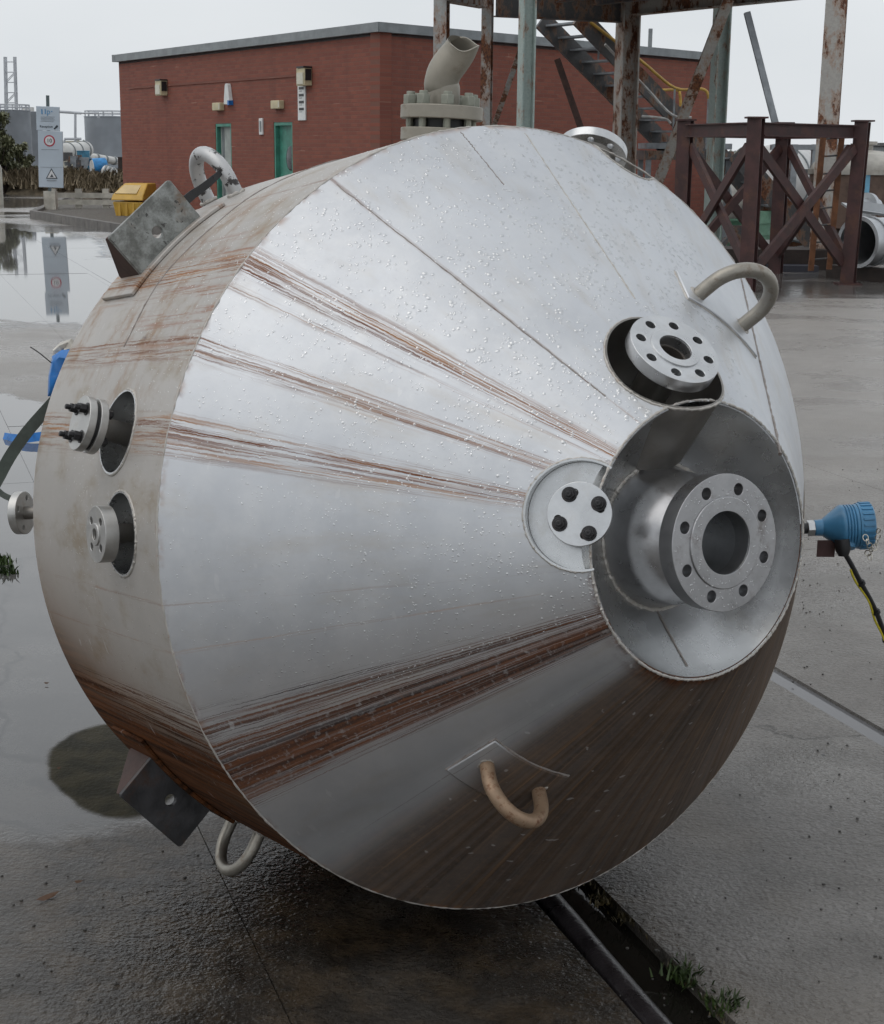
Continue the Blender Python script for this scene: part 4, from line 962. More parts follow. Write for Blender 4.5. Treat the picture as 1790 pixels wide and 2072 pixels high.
G().box(lnd, 1.5, 1.2, .10).obj('landing', 'grey_steel', stairs, smooth=False); G().box(lnd - Vector((0, 0, .16)), 1.56, 1.26, .16).obj('landing_frame', 'dark_steel', stairs, smooth=False)
for dx, dy in ((-.7, -.55), (.7, -.55), (-.7, .55), (.7, .55)): G().bar((lnd.x + dx, lnd.y + dy, G0), (lnd.x + dx, lnd.y + dy, lnd.z - .1), .09, .09).obj('landing_post', 'grey_steel', stairs, smooth=False)
t2 = Vector((lnd.x + .5, lnd.y - .5, lnd.z - .1)); stair(t2, Vector((t2.x + 1.45, t2.y - .3, G0 + .1)), Vector((.2, -.75, 0)), 8, 'dark_steel', stairs)
def rail(pts, r, mat, nm='handrail'): G().tube(smooth_path(pts, 5), r, 8).obj(nm, mat, stairs)
rail([at(1180, 40, 27.2), at(1270, 145, 27.6), at(1300, 180, 27.8), at(1368, 182, 28), at(1376, 190, 28), at(1378, 215, 28)], .026, 'yellow_rail')
rail([at(1195, 45, 26.6), at(1300, 125, 26.9), at(1366, 178, 27.2), at(1420, 180, 27.3), at(1434, 195, 27.3), at(1434, 235, 27.3)], .026, 'yellow_rail')
rail([at(1225, 90, 26.4), at(1310, 180, 26.8), at(1360, 232, 27), at(1400, 238, 27)], .022, 'white_rail'); rail([at(1300, 235, 26.9), at(1345, 240, 27), at(1358, 250, 27)], .022, 'white_rail')
for x, y0, y1 in ((1215, 60, 120), (1272, 110, 180), (1366, 178, 290), (1434, 200, 290)): G().bar(at(x, y0, 27.2), at(x - 4, y1, 27.2), .03, .03).obj('rail_post', 'grey_steel', stairs, smooth=False)

# ------------------------------------------------------------------ rust brown trestle
M['rust_brown'] = simple('oxide_brown', (.052, .020, .019), .55, 0, .35, 7, .2, 40, .004, (.12, .05, .025), .5)
TL, TM, TR = Vector((3.08, 20.3, 0)), Vector((3.65, 18.6, 0)), Vector((5.17, 19.8, 0)); TB = TL + TR - TM; TH = 2.02
tres = empty('steel_trestle', (TM.x, TM.y, G0), 'dark oxide brown steel trestle frame with crossed braces standing behind the vessel', 'trestle')
for nm, p, z0 in (('a', TL, G0), ('b', TM, G0), ('c', TR, 0.0), ('d', TB, G0)):
    G().hbeam((p.x, p.y, z0), (p.x + (.05 if nm == 'c' else 0), p.y, TH), .17, .17, .018, (.5, 1, 0)).obj('leg', 'rust_brown', tres, smooth=False)
    G().box((p.x, p.y, z0 + .01), .30, .30, .02).obj('foot_plate', 'rust_brown', tres, smooth=False); G().box((p.x + (.05 if nm == 'c' else 0), p.y, TH + .012), .24, .24, .02).obj('top_plate', 'rust_brown', tres, smooth=False)
for a, b in ((TL, TM), (TM, TR), (TR, TB), (TB, TL)):
    d = (b - a).normalized() * .1; v = Vector((0, 0, TH - .12)); G().hbeam(a + d + v, b - d + v, .12, .16, .014).obj('top_beam', 'rust_brown', tres, smooth=False)
    v0, v1 = Vector((0, 0, .28)), Vector((0, 0, TH - .32))
    o_ = Vector((d.y, -d.x, 0)).normalized() * .035
    G().bar(a + d + v0 + o_, b - d + v1 + o_, .05, .12).obj('brace', 'rust_brown', tres, smooth=False); G().bar(a + d + v1 - o_, b - d + v0 - o_, .05, .12).obj('brace', 'rust_brown', tres, smooth=False)
lad = empty('ladder', (4.72, 20.1, G0), 'rusty steel ladder leaning inside the brown trestle by the pale column', 'ladder')
lx0, lx1 = at(1690, 270, 20.2), at(1700, 270, 20.2)
la0, la1 = at(1675, 520, 20.15), at(1697, 262, 20.15); lb0, lb1 = at(1712 - 62, 530, 20.3), at(1692 - 8, 262, 20.3)
lA0, lA1 = at(1678, 545, 20.3), at(1706, 255, 20.3); lB0, lB1 = at(1641, 548, 20.3), at(1668, 258, 20.3)
M['ladder_rust'] = simple('ladder_rust', (.17, .07, .03), .65, 0, .4, 9, .2)
G().bar(lA0, lA1, .07, .04).obj('stile', 'ladder_rust', lad, smooth=False); G().bar(lB0, lB1, .07, .04).obj('stile', 'ladder_rust', lad, smooth=False)
for i in range(8): t = .08 + i * .12; G().tube([lB0.lerp(lB1, t), lA0.lerp(lA1, t)], .012, 8).obj('rung', 'dark_steel', lad)

# ------------------------------------------------------------------ scrap and plant to the right
M['galv'] = steel('galvanised_pipe', (.56, .58, .60), .35, .8, (.3, .3, .3), .3, 2)
M['timber'] = simple('dark_timber', (.035, .024, .02), .7, 0, .4, 6, .3)
M['slate'] = simple('slate_block', (.045, .047, .062), .55, 0, .2, 6, .1)
pe = empty('large_pipe', (5.6, 20.8, G0), 'wide galvanised pipe with an open flanged end lying on timbers at the right edge', 'pipe')
pc = at(1736, 490, 20.3); pd = Vector((.80, .60, 0)).normalized(); fm = frame_m(pc, pd)
G().lathe([(.31, .02), (.315, 3.2), (.29, 3.2), (.285, .02)], 56, closed=True).obj('barrel', 'galv', pe, fm)
G().lathe([(.285, 0), (.335, 0), (.335, .05), (.32, .06), (.285, .06)], 56, closed=True).obj('end_ring', 'galv', pe, fm)
G().lathe([(.316, .22), (.33, .22), (.33, .26), (.316, .26)], 56, closed=True).obj('stiffener', 'galv', pe, fm)
G().lathe([(.001, 1.9), (.288, 1.9)], 40).obj('inner_end', 'inside', pe, fm)
for k, t in enumerate((.25, 1.8)):
    c = pc + pd * t; tag(G().box((0, 0, 0), .22, 1.2, c.z - .335 - G0).obj('timber', 'timber', None, Matrix.Translation((c.x, c.y, (c.z - .335 + G0) / 2)) @ Matrix.Rotation(math.atan2(pd.y, pd.x), 4, 'Z'), smooth=False), ('dark timber under the open end of the wide pipe', 'dark timber under the far end of the wide pipe')[k], 'timber', 'timbers under the pipe')
sk = empty('steel_skid', (4.6, 22, G0), 'black stacked steel skid on the ground behind the trestle foot', 'skid')
for x0, x1, y0, y1, Y, mt in ((1560, 1668, 505, 548, 22.6, 'dark_steel'), (1560, 1655, 537, 556, 21.9, 'slate'), (1400, 1690, 552, 566, 21.7, 'timber')):
    a, b = at(x0, y0, Y), at(x1, y1, Y); G().box(((a.x + b.x) / 2, Y + .2, (a.z + b.z) / 2), b.x - a.x, .5, a.z - b.z).obj('block', mt, sk, smooth=False)
G().box((4.6, 22.6, .12), 2.2, .8, .34).obj('base_frame', 'timber', sk, smooth=False)
# rusty vessel with pale dome
M['rust_tank'] = simple('rusty_tank', (.13, .085, .065), .7, 0, .45, 3, .2, 30, .01, (.045, .028, .022), .7)
M['pale_dome'] = simple('pale_dome', (.42, .40, .36), .5, 0, .25, 4, .1, 30, .01, (.22, .18, .14), .6)
M['label_blue'] = simple('label_blue', (.17, .42, .60), .5, 0, .15)
rt_ = at(1745, 345, 25); rt_.z = G0
rv = empty('rusty_tank', rt_, 'rust streaked tank with a pale domed lid and nozzle at the right edge', 'tank')
zr = at(1745, 345, 25).z; Rr = .80
mtt = Matrix.Translation((rt_.x, rt_.y, 0))
G().lathe([(Rr, G0 + .55), (Rr, zr - .05), (.001, zr - .05)], 56).obj('shell', 'rust_tank', rv, mtt); G().lathe([(Rr + .04, zr - .06), (Rr + .04, zr + .02), (Rr, zr + .02)] + [(Rr * math.cos(q), zr + .02 + .30 * math.sin(q)) for q in np.linspace(.1, 1.5, 12)] + [(.001, zr + .32)], 56).obj('lid', 'pale_dome', rv, mtt)
nzp = at(1757, 310, 24.9); G().lathe([(.10, -.1), (.10, .10), (.16, .10), (.16, .15), (.001, .15)], 24).obj('nozzle', 'pale_dome', rv, Matrix.Translation((nzp.x, rt_.y, zr + .30)))
lbp = at(1770, 370, 24.2); G().box((0, 0, 0), .34, .02, .30).obj('label_plate', 'label_blue', rv, Matrix.Translation((lbp.x, rt_.y - Rr * .955, lbp.z)) @ Matrix.Rotation(R_(17), 4, 'Z'), smooth=False)
for a in (45, 135, 225, 315): G().bar((rt_.x + .6 * math.cos(R_(a)), rt_.y + .6 * math.sin(R_(a)), G0), (rt_.x + .6 * math.cos(R_(a)), rt_.y + .6 * math.sin(R_(a)), .75), .14, .14).obj('leg', 'rust_tank', rv, smooth=False)
sp = at(1735, 415, 23.0); spd = frame_m(sp, (-.75, -.66, .05)); sn = empty('pipe_stub', (sp.x, sp.y, G0), 'short grey pipe stub with an open end above the wide pipe', 'pipe')
G().lathe([(.11, -.5), (.11, .05), (.06, .05), (.06, -.2), (.001, -.2)], 28).obj('stub', 'galv', sn, spd); G().lathe([(.19, -.30), (.19, -.22), (.11, -.22)], 28).obj('collar', 'galv', sn, spd); G().bar((sp.x + .2, sp.y + .2, G0), (sp.x + .2, sp.y + .2, sp.z), .1, .1).obj('prop', 'dark_steel', sn, smooth=False)
bp0, bp1 = at(1712, 418, 22.4), at(1800, 452, 22.6); bp1.z = max(bp1.z, .8)
fl_ = empty('sheet_channel', (6.2, 22.6, G0), 'bright folded steel channel lying across the pipe pile at the right edge', 'channel'); G().bar(bp0, bp1, .30, .03, (0, -.3, 1)).obj('web', 'galv', fl_, smooth=False); G().bar(bp0 + Vector((0, -.14, .05)), bp1 + Vector((0, -.14, .05)), .02, .12).obj('flange', 'galv', fl_, smooth=False)
# plant seen through the trestle
M['white_tank'] = simple('white_tank', (.55, .55, .54), .45, 0, .15, 2, .1); M['mint_drum'] = simple('mint_drum', (.20, .38, .27), .5, 0, .2); M['red_paint'] = simple('red_paint', (.32, .09, .06), .5)
def horiz_tank(name, p0, p1, r, mat, label, legs=True, cat='tank'):
    p0, p1 = Vector(p0), Vector(p1); e = empty(name, ((p0.x + p1.x) / 2, (p0.y + p1.y) / 2, G0), label, cat); L = (p1 - p0).length; fm = frame_m(p0, p1 - p0)
    G().lathe([(.001, -r * .5)] + [(r * math.cos(q), -r * .5 * math.sin(q)) for q in np.linspace(1.4, 0, 8)] + [(r * math.cos(q), L + r * .5 * math.sin(q)) for q in np.linspace(0, 1.4, 8)] + [(.001, L + r * .5)], 40).obj('shell', mat, e, fm)
    for t in (.12, .5, .88):
        G().lathe([(r + .002, L * t - .03), (r + .03, L * t - .03), (r + .03, L * t + .03), (r + .002, L * t + .03)], 40).obj('band', 'fascia', e, fm)
    if legs:
        for t in (.2, .8): c = p0.lerp(p1, t); G().box((c.x, c.y, (c.z - r + G0) / 2 + .1), .25, r * 1.6, c.z - r - G0 + .2).obj('saddle', 'fascia', e, smooth=False)
    return e
horiz_tank('storage_tank', at(1560, 365, 34), at(1650, 365, 37), .75, 'white_tank', 'white horizontal tank seen through the trestle braces')
horiz_tank('storage_tank', at(1425, 400, 40), at(1500, 400, 41), .7, 'pale_dome', 'grey horizontal tank low behind the stair and trestle')
for k, (x, y0, y1, Y, r, mt, lb) in enumerate(((1535, 428, 545, 27, .20, 'mint_drum', 'mint green drum standing behind the middle trestle leg'), (1590, 450, 530, 29, .24, 'mint_drum', 'mint green drum standing between the trestle braces'), (1478, 465, 540, 28, .22, 'mint_drum', 'mint green drum half hidden by the vessel beside the trestle'))):
    b = at(x, y1, Y); zt_ = at(x, y0, Y).z; e = tag(G().lathe([(.001, G0), (r, G0), (r, G0 + .3), (r + .012, G0 + .31), (r, G0 + .33), (r, .45), (r + .012, .46), (r, .48), (r, zt_), (r * .94, zt_ + .01), (.001, zt_)], 28).obj('drum', mt, None, Matrix.Translation((b.x, Y, 0))), lb, 'drum', 'drums behind the trestle')
pr = empty('pipe_rack', (4.6, 30, G0), 'grey steel pipe rack with uprights and a cross rail behind the trestle', 'rack')
for x in (1580, 1608, 1650): p = at(x, 300, 30); G().bar((p.x, 30, G0), (p.x, 30, at(x, 292, 30).z), .12, .12).obj('upright', 'grey_steel', pr, smooth=False)
a, b = at(1560, 298, 30), at(1720, 298, 30); G().bar(a, b, .14, .10).obj('cross_rail', 'grey_steel', pr, smooth=False); a, b = at(1560, 345, 30), at(1690, 350, 30); G().bar(a, b, .10, .10).obj('cross_rail', 'dark_steel', pr, smooth=False)
# heap of small scrap at the foot of the plant
combos = [(k_, c_) for c_ in ('dark_steel', 'grey_steel', 'ladder_rust', 'white_tank') for k_ in range(3)]
tone_ = {'dark_steel': 'black', 'grey_steel': 'plain grey', 'ladder_rust': 'orange rusted', 'white_tank': 'white painted'}
for k, (kind, mt) in enumerate(combos):
    x = 1425 + (k * 67) % 270; Y = 23.5 + (k * 3.1) % 7.5; p = at(x, 500, Y); s = random.uniform(.2, .5); e = G()
    if kind == 0: e.bar((p.x, Y, G0 + .06), (p.x + random.uniform(-.8, .8), Y + random.uniform(-.4, .4), G0 + random.uniform(.1, .7)), .08, .08)
    elif kind == 1: e.lathe([(s * .3, G0), (s * .3, G0 + s * 1.1), (s * .24, G0 + s * 1.1), (s * .24, G0)], 18, Matrix.Translation((p.x, Y, 0)), closed=True)
    else: e.box((p.x, Y, G0 + s * .5), s * 1.3, s, s).box((p.x + s * .3, Y, G0 + s * 1.1), s * .4, s * .5, s * .25)
    tag(e.obj('scrap_piece', mt, smooth=(kind == 1)), tone_[mt] + (' loose steel bar', ' short pipe offcut', ' small steel box')[kind] + ' in the scrap behind the trestle', 'scrap', 'scrap pieces behind the trestle')
# distant mast behind the tower, far right shed
fp = at(1317, 60, 120); tag(G().bar((fp.x, 120, G0), (fp.x, 120, at(1317, 58, 120).z), .28, .28).obj('lamp_mast', 'fascia', smooth=False), 'faint grey mast in the sky beyond the tower', 'mast')
sh = at(1830, 320, 60); shd = empty('far_shed', (sh.x, 60, G0), 'pale blue grey shed beyond the rusty tank at the right edge', 'shed'); G().box((sh.x + 1.5, 62, 1.0 + G0 / 2), 4.6, 4, 2.0).obj('wall', 'fascia', shd, smooth=False); G().box((sh.x + 1.5, 62, 2.05), 5, 4.4, .12).obj('roof', 'roof', shd, smooth=False)

# ------------------------------------------------------------------ left distance: island, sign, grit bin, rail
M['kerb'] = simple('kerb_stone', (.14, .13, .12), .6, 0, .3, 5, .2); M['gravel'] = simple('gravel_bed', (.12, .11, .095), .8, 0, .45, 14, .6, 30, .03)
k0, k1, k2 = gnd(68, 438, 0), gnd(262, 470, 0), gnd(120, 418, 0)
isl = [k0, k1, Vector((BC.x - 1.2, BC.y - 1.0, 0)), Vector((BC.x - .4, BC.y, 0)), Vector((BL.x + .2, BL.y - .1, 0)), gnd(140, 404, 0)]
ki = G().prism([(p.x, p.y) for p in isl], G0 - .01, .075).obj('verge', 'gravel', smooth=False); tag(ki, 'gravel verge beside the brick building', kind='structure')
for a, b in ((isl[0], isl[1]), (isl[1], isl[2]), (isl[5], isl[0])):
    n = max(1, int((b - a).length / .92))
    for i in range(n):
        p, q = a.lerp(b, (i + .01) / n), a.lerp(b, (i + .99) / n); p.z = q.z = .04; G().bar(p, q, .16, .20).obj('kerb_stone', 'kerb', ki, smooth=False)
M['grit_yellow'] = simple('grit_bin_yellow', (.55, .33, .05), .45, 0, .15, 3, .1, 40, .004, (.3, .2, .05), .5)
M['grit_lid'] = simple('grit_bin_panel', (.60, .45, .22), .45, 0, .15, 3)
YB_ = 36.6; q = lambda x, y: at(x, y, YB_)
wb = (q(303, 400).x - q(234, 400).x); zb = q(270, 443).z; zl = q(270, 408).z; zt_ = q(270, 371).z; xb = q(268, 400).x; s = .55
gb = empty('grit_bin', (xb, YB_, zb), 'yellow plastic grit bin with a sloping lid in front of the brick wall', 'bin')
mtb = Matrix.Translation((xb, YB_ + .3, 0)) @ Matrix.Rotation(R_(-12), 4, 'Z')
hw = wb / 2 * .96
g = G(); g.add([(-hw * .86, -.36, zb), (hw * .86, -.36, zb), (hw * .86, .36, zb), (-hw * .86, .36, zb), (-hw, -.42, zl), (hw, -.42, zl), (hw, .42, zl), (-hw, .42, zl)], [(0, 3, 2, 1), (4, 5, 6, 7), (0, 1, 5, 4), (1, 2, 6, 5), (2, 3, 7, 6), (3, 0, 4, 7)]); g.obj('tub', 'grit_yellow', gb, mtb, smooth=False, bevel=.03)
for k in (-.55, -.1, .35): G().box((hw * k, -.40, (zb + zl) / 2), .06, .05, (zl - zb) * .8).obj('rib', 'grit_yellow', gb, mtb, smooth=False, bevel=.01)
g = G(); z1 = zl + .03; g.add([(-hw * 1.05, -.47, z1), (hw * 1.05, -.47, z1), (hw * 1.05, .46, z1), (-hw * 1.05, .46, z1), (-hw * 1.02, -.40, z1 + .12), (hw * 1.02, -.40, z1 + .12), (hw * 1.02, .46, z1 + .12), (-hw * 1.02, .46, z1 + .12), (-hw * .55, -.08, zt_), (hw * .98, -.08, zt_), (hw * .98, .42, zt_), (-hw * .55, .42, zt_)],
 [(0, 3, 2, 1), (0, 1, 5, 4), (1, 2, 6, 5), (2, 3, 7, 6), (3, 0, 4, 7), (4, 5, 9, 8), (5, 6, 10, 9), (6, 7, 11, 10), (7, 4, 8, 11), (8, 9, 10, 11)]); ld = g.obj('lid', 'grit_yellow', gb, mtb, smooth=False, bevel=.03)
pa, pb, pc_, pd_ = (Vector(v) for v in ((-hw * .85, -.385, z1 + .15), (hw * .55, -.385, z1 + .15), (hw * .60, -.12, zt_ - .05), (-hw * .50, -.12, zt_ - .05))); nn = (pb - pa).cross(pd_ - pa).normalized() * .012
G().add([pa + nn, pb + nn, pc_ + nn, pd_ + nn, pa - nn, pb - nn, pc_ - nn, pd_ - nn], [(0, 1, 2, 3), (4, 7, 6, 5), (0, 4, 5, 1), (1, 5, 6, 2), (2, 6, 7, 3), (3, 7, 4, 0)]).obj('lid_panel', 'grit_lid', ld, mtb, smooth=False)
# guard rail
M['rail_cream'] = simple('cream_rail', (.50, .48, .42), .55, 0, .25, 4, .1, 40, .004, (.28, .25, .2), .5)
gr = empty('guard_rail', gnd(160, 412, .07), 'low cream guard rail with short posts behind the gravel verge', 'guard rail')
YG = 41.0
for x in (108, 160, 215, 262): p = at(x, 400, YG); G().box((p.x, YG, (at(x, 386, YG).z + .0) / 2), .16, .14, at(x, 386, YG).z + .1).obj('post', 'rail_cream', gr, smooth=False)
for y in (395, 409): a, b = at(112, y, YG - .1), at(258, y + 1, YG - .1); G().bar(a, b, .05, .13).obj('rail', 'rail_cream', gr, smooth=False)
# sign post
M['sign_face'] = simple('sign_face', (.46, .53, .60), .4, 0, .06, 2, .03); M['sign_ink'] = simple('sign_ink', (.03, .04, .05), .5); M['sign_blue'] = simple('sign_blue', (.10, .28, .50), .5); M['sign_red'] = simple('sign_red', (.42, .03, .06), .5); M['sign_white'] = simple('sign_white', (.66, .67, .68), .45, 0, .04); M['sign_grey'] = simple('sign_grey', (.30, .34, .38), .5); M['post_green'] = simple('post_green', (.09, .12, .125), .5)
YS = 40.0; sc = YS / FOC
sb = at(103, 418, YS); sg = empty('road_sign', (sb.x, YS, .05), 'post with two pale blue sign boards, a 10 limit roundel and a warning triangle', 'sign')
G().bar((at(101, 418, YS).x, YS + .05, 0), at(97, 193, YS + .05), .07, .07).obj('post', 'post_green', sg, smooth=False)
G().box((sb.x, YS + .05, .28), .30, .25, .5).obj('post_sleeve', 'rail_cream', sg, smooth=False)
def board(x0, y0, x1, y1, nm, par, mat='sign_face'):
    c = at((x0 + x1) / 2, (y0 + y1) / 2, YS); o = G().box((0, 0, 0), (x1 - x0) * sc, .03, (y1 - y0) * sc).obj(nm, mat, par, Matrix.Translation(c) @ Matrix.Rotation(R_(1.8), 4, 'Y'), smooth=False, bevel=.01); return o, c
def text(s, x, y, hpx, mat, par, nm='lettering', wscale=1.0, off=.02):
    cu = bpy.data.curves.new('t', 'FONT'); cu.body = s; cu.size = hpx * sc * 1.35; cu.align_x = 'CENTER'; cu.align_y = 'CENTER'; cu.extrude = .002
    t = bpy.data.objects.new('t', cu); COL.objects.link(t); dg = bpy.context.evaluated_depsgraph_get(); me = bpy.data.meshes.new_from_object(t.evaluated_get(dg)); bpy.data.objects.remove(t)
    me.materials.clear(); me.materials.append(M[mat]); o = bpy.data.objects.new(nm, me)
    return put(o, par, Matrix.Translation(at(x, y, YS) + Vector((0, -off, 0))) @ Matrix.Rotation(R_(90), 4, 'X') @ Matrix.Scale(wscale, 4, (1, 0, 0)))
def dab(x0, y0, x1, y1, mat, par, nm='printed_line', off=.0185, rot=0):
    c = at((x0 + x1) / 2, (y0 + y1) / 2, YS) + Vector((0, -off, 0)); return G().box((0, 0, 0), (x1 - x0) * sc, .004, (y1 - y0) * sc).obj(nm, mat, par, Matrix.Translation(c) @ Matrix.Rotation(R_(rot), 4, 'Y'), smooth=False)
b1, _ = board(75, 217, 121, 263, 'upper_board', sg)
for x0, x1 in ((84.5, 87), (91.5, 93.5)): dab(x0, 221, x1, 230.5, 'sign_blue', b1, 'logo_bar')
text('p', 99, 226, 11, 'sign_blue', b1, 'logo_letter'); dab(104.5, 224.5, 107, 226.5, 'sign_blue', b1, 'logo_dot')
for k in range(4): dab(84, 236 + k * 2.9, 112 - (k % 2) * 3, 237.2 + k * 2.9, 'sign_grey', b1)
text('Reception', 94.5, 256, 4.6, 'sign_ink', b1, wscale=1.0)
dab(109.5, 257, 117, 260, 'sign_ink', b1, 'arrow', rot=-45); dab(113.2, 254.2, 118.3, 258, 'sign_ink', b1, 'arrow', rot=-45, off=.019)
b2, _ = board(79, 268, 128, 377, 'lower_board', sg)
rc_ = at(101, 285, YS)
G().lathe([(.0001, .014), (11.0 * sc, .014), (11.0 * sc, .0195), (.0001, .0195)], 36).obj('roundel', 'sign_red', b2, Matrix.Translation(rc_) @ Matrix.Rotation(R_(90), 4, 'X'))
G().lathe([(.0001, .020), (8.4 * sc, .020), (8.4 * sc, .026), (.0001, .026)], 36).obj('roundel_disc', 'sign_white', b2, Matrix.Translation(rc_) @ Matrix.Rotation(R_(90), 4, 'X'))
text('10', 101, 285, 8.0, 'sign_ink', b2, off=.03)
dab(85, 302, 120, 303.4, 'sign_grey', b2); dab(83, 338, 126, 338.8, 'sign_grey', b2, 'board_joint')
tri = lambda r: [(r * math.sin(2 * math.pi * k / 3) * sc, r * math.cos(2 * math.pi * k / 3) * sc) for k in range(3)]
tcn = at(105.5, 354.5, YS); mtx = Matrix.Translation(tcn) @ Matrix.Rotation(R_(90), 4, 'X')
G().prism(tri(13.5), .016, .020, mtx).obj('warning_triangle', 'sign_ink', b2, smooth=False); G().prism(tri(10.2), .021, .024, mtx).obj('triangle_face', 'sign_white', b2, smooth=False)
G().prism([(p[0] * 1, p[1]) for p in ((-3.5 * sc, -3.6 * sc), (3.8 * sc, -3.6 * sc), (2.2 * sc, -.5 * sc), (.8 * sc, 3 * sc), (-.6 * sc, .2 * sc))], .0245, .027, mtx).obj('pictogram', 'sign_ink', b2, smooth=False)
dab(96, 363.8, 115, 366.4, 'sign_grey', b2)

# ------------------------------------------------------------------ far tanks, mast, plant, bank and bushes
M['tank_grey'] = simple('tank_grey', (.27, .295, .325), .5, .2, .2, .5, .05); M['tank_dark'] = simple('tank_dark', (.24, .26, .285), .5, .2, .3, .4, .05)  # tank colours lightened to stand in for distance haze
M['far_steel'] = simple('far_steel', (.45, .47, .50), .5, 0, .15, 1, 0); M['far_white'] = simple('far_white', (.62, .62, .60), .5, 0, .15, 1, 0); M['far_cream'] = simple('far_cream', (.50, .48, .40), .5, 0, .1, 1, 0)  # paler far colours carry the haze as well
def far_tank(x0, x1, yt, Y, mat, label, hand=True, cone=.06):
    a, b = at(x0, yt, Y), at(x1, yt, Y); r = (b.x - a.x) / 2; c = ((a.x + b.x) / 2, Y + r); zt = a.z
    e = empty('storage_tank', (c[0], c[1], G0), label, 'tank', 'far storage tanks'); mt = Matrix.Translation((c[0], c[1], 0))
    G().lathe([(r, G0), (r, zt), (r * 1.02, zt), (r * 1.02, zt + r * .03), (.001, zt + r * cone + r * .03)], 48).obj('shell', mat, e, mt)
    if hand:
        for k in range(16): an_ = 2 * math.pi * k / 16; G().bar((c[0] + r * .97 * math.cos(an_), c[1] + r * .97 * math.sin(an_), zt), (c[0] + r * .97 * math.cos(an_), c[1] + r * .97 * math.sin(an_), zt + 12 * Y / FOC), .06, .06).obj('rail_post', 'far_steel', e, smooth=False)
        for hh in (12, 7): G().tube([(c[0] + r * .97 * math.cos(t), c[1] + r * .97 * math.sin(t), zt + hh * Y / FOC) for t in np.linspace(0, 2 * math.pi, 32, endpoint=False)], .03, 6, close=True).obj('guard_hoop', 'far_steel', e)
    return e
far_tank(161, 257, 236, 105, 'tank_grey', 'wide grey cylindrical tank with railed top left of the brick building')
far_tank(-30, 50, 223, 100, 'tank_dark', 'tall grey tank behind the bush at the left edge'); far_tank(46, 80, 226, 112, 'tank_dark', 'narrow grey tank just left of the sign boards', False)
far_tank(42, 66, 217, 160, 'far_white', 'pale far tank rising above the grey tanks', False)
mast = empty('lattice_mast', at(22, 300, 130), 'slim steel lattice tower at the far left skyline', 'mast')
A = [[at(x, y, Yq) for y in (340, 113)] for x, Yq in ((12, 130), (31, 130), (15, 131.2), (34, 131.2))]
A = [[at(xa, 330, Yq), at(xb, 115, Yq)] for xa, xb, Yq in ((14, 9.5, 130), (36, 29, 130), (18, 13, 131.4), (39, 32, 131.4))]
for a, b in A: G().bar(a, b, .13, .13).obj('leg', 'far_steel', mast, smooth=False)
for k in range(11):
    t0_, t1_ = k / 10.5, min(1, (k + 1) / 10.5)
    for i, j in ((0, 1), (2, 3), (0, 2), (1, 3)):
        p, q_, r_, s_ = A[i][0].lerp(A[i][1], t0_), A[j][0].lerp(A[j][1], t0_), A[i][0].lerp(A[i][1], t1_), A[j][0].lerp(A[j][1], t1_)
        G().bar(p, q_, .07, .07).obj('cross_bar', 'far_steel', mast, smooth=False)
        if k < 10 and (i + k) % 2 == 0: G().bar(p, s_, .05, .05).obj('lattice_brace', 'far_steel', mast, smooth=False)
pg = empty('pipe_gantry', at(150, 320, 95), 'thin grey pipe gantry in front of the wide tank', 'gantry')
for pts in ([(153, 330), (153, 229), (200, 229), (200, 238)], [(128, 300), (132, 281), (165, 281)], [(120, 226), (165, 229)]): G().tube([at(x, y, 94) for x, y in pts], .08, 8).obj('pipe_run', 'far_steel', pg)
fs = empty('low_shed', at(140, 310, 110), 'long cream shed low behind the sign and tanks', 'shed'); a, b = at(60, 284, 118), at(175, 284, 118); G().box(((a.x + b.x) / 2, 120, a.z / 2), b.x - a.x, 4, a.z).obj('wall', 'far_cream', fs, smooth=False)
horiz_tank('scrap_tank', at(132, 307, 62), at(174, 303, 64), .33, 'far_white', 'white horizontal tank among the plant right of the sign', False)
def far_box(x0, y0, x1, y1, Y, mat, nm, label, cat, rz=8):
    a, b = at(x0, y0, Y), at(x1, y1, Y); wd = b.x - a.x; g = G().box((0, 0, (a.z + G0) / 2), wd, wd * .8, a.z - G0).box((0, 0, a.z + .02), wd * 1.05, wd * .85, .05)
    return tag(g.obj(nm, mat, None, Matrix.Translation(((a.x + b.x) / 2, Y + wd * .4, 0)) @ Matrix.Rotation(R_(rz), 4, 'Z'), smooth=False, bevel=.02), label, cat)
M['far_blue'] = simple('far_blue', (.06, .22, .34), .5); M['far_blue2'] = simple('far_blue_bright', (.03, .22, .50), .45)
far_box(155, 307, 181, 346, 60, 'far_blue', 'machine_cabinet', 'blue green cabinet among the plant left of the brick building', 'cabinet')
far_box(238, 320, 254, 342, 58, 'timber', 'crate', 'dark crate close to the left corner of the brick building', 'crate'); far_box(253, 330, 262, 345, 57, 'yellow_rail', 'crate', 'yellow crate against the left corner of the brick building', 'crate')
bd_ = empty('coated_drum', at(195, 345, 56), 'bright blue drum with a white end lying in the grass', 'drum'); fm = frame_m(at(186, 338, 56), (.85, .5, .05)); G().lathe([(.001, 0), (.24, 0), (.26, .03), (.001, .031)], 32).obj('end', 'far_white', bd_, fm); G().lathe([(.30, .0), (.31, .5), (.001, .5)], 32).obj('shell', 'far_blue2', bd_, fm)
horiz_tank('scrap_tank', at(190, 318, 60), at(236, 326, 61), .14, 'far_white', 'slim white pipe lying on the plant above the blue drum', False); horiz_tank('scrap_tank', at(212, 346, 55), at(232, 352, 55), .2, 'far_white', 'pale curved pipe end half sunk in the brown grass', False)
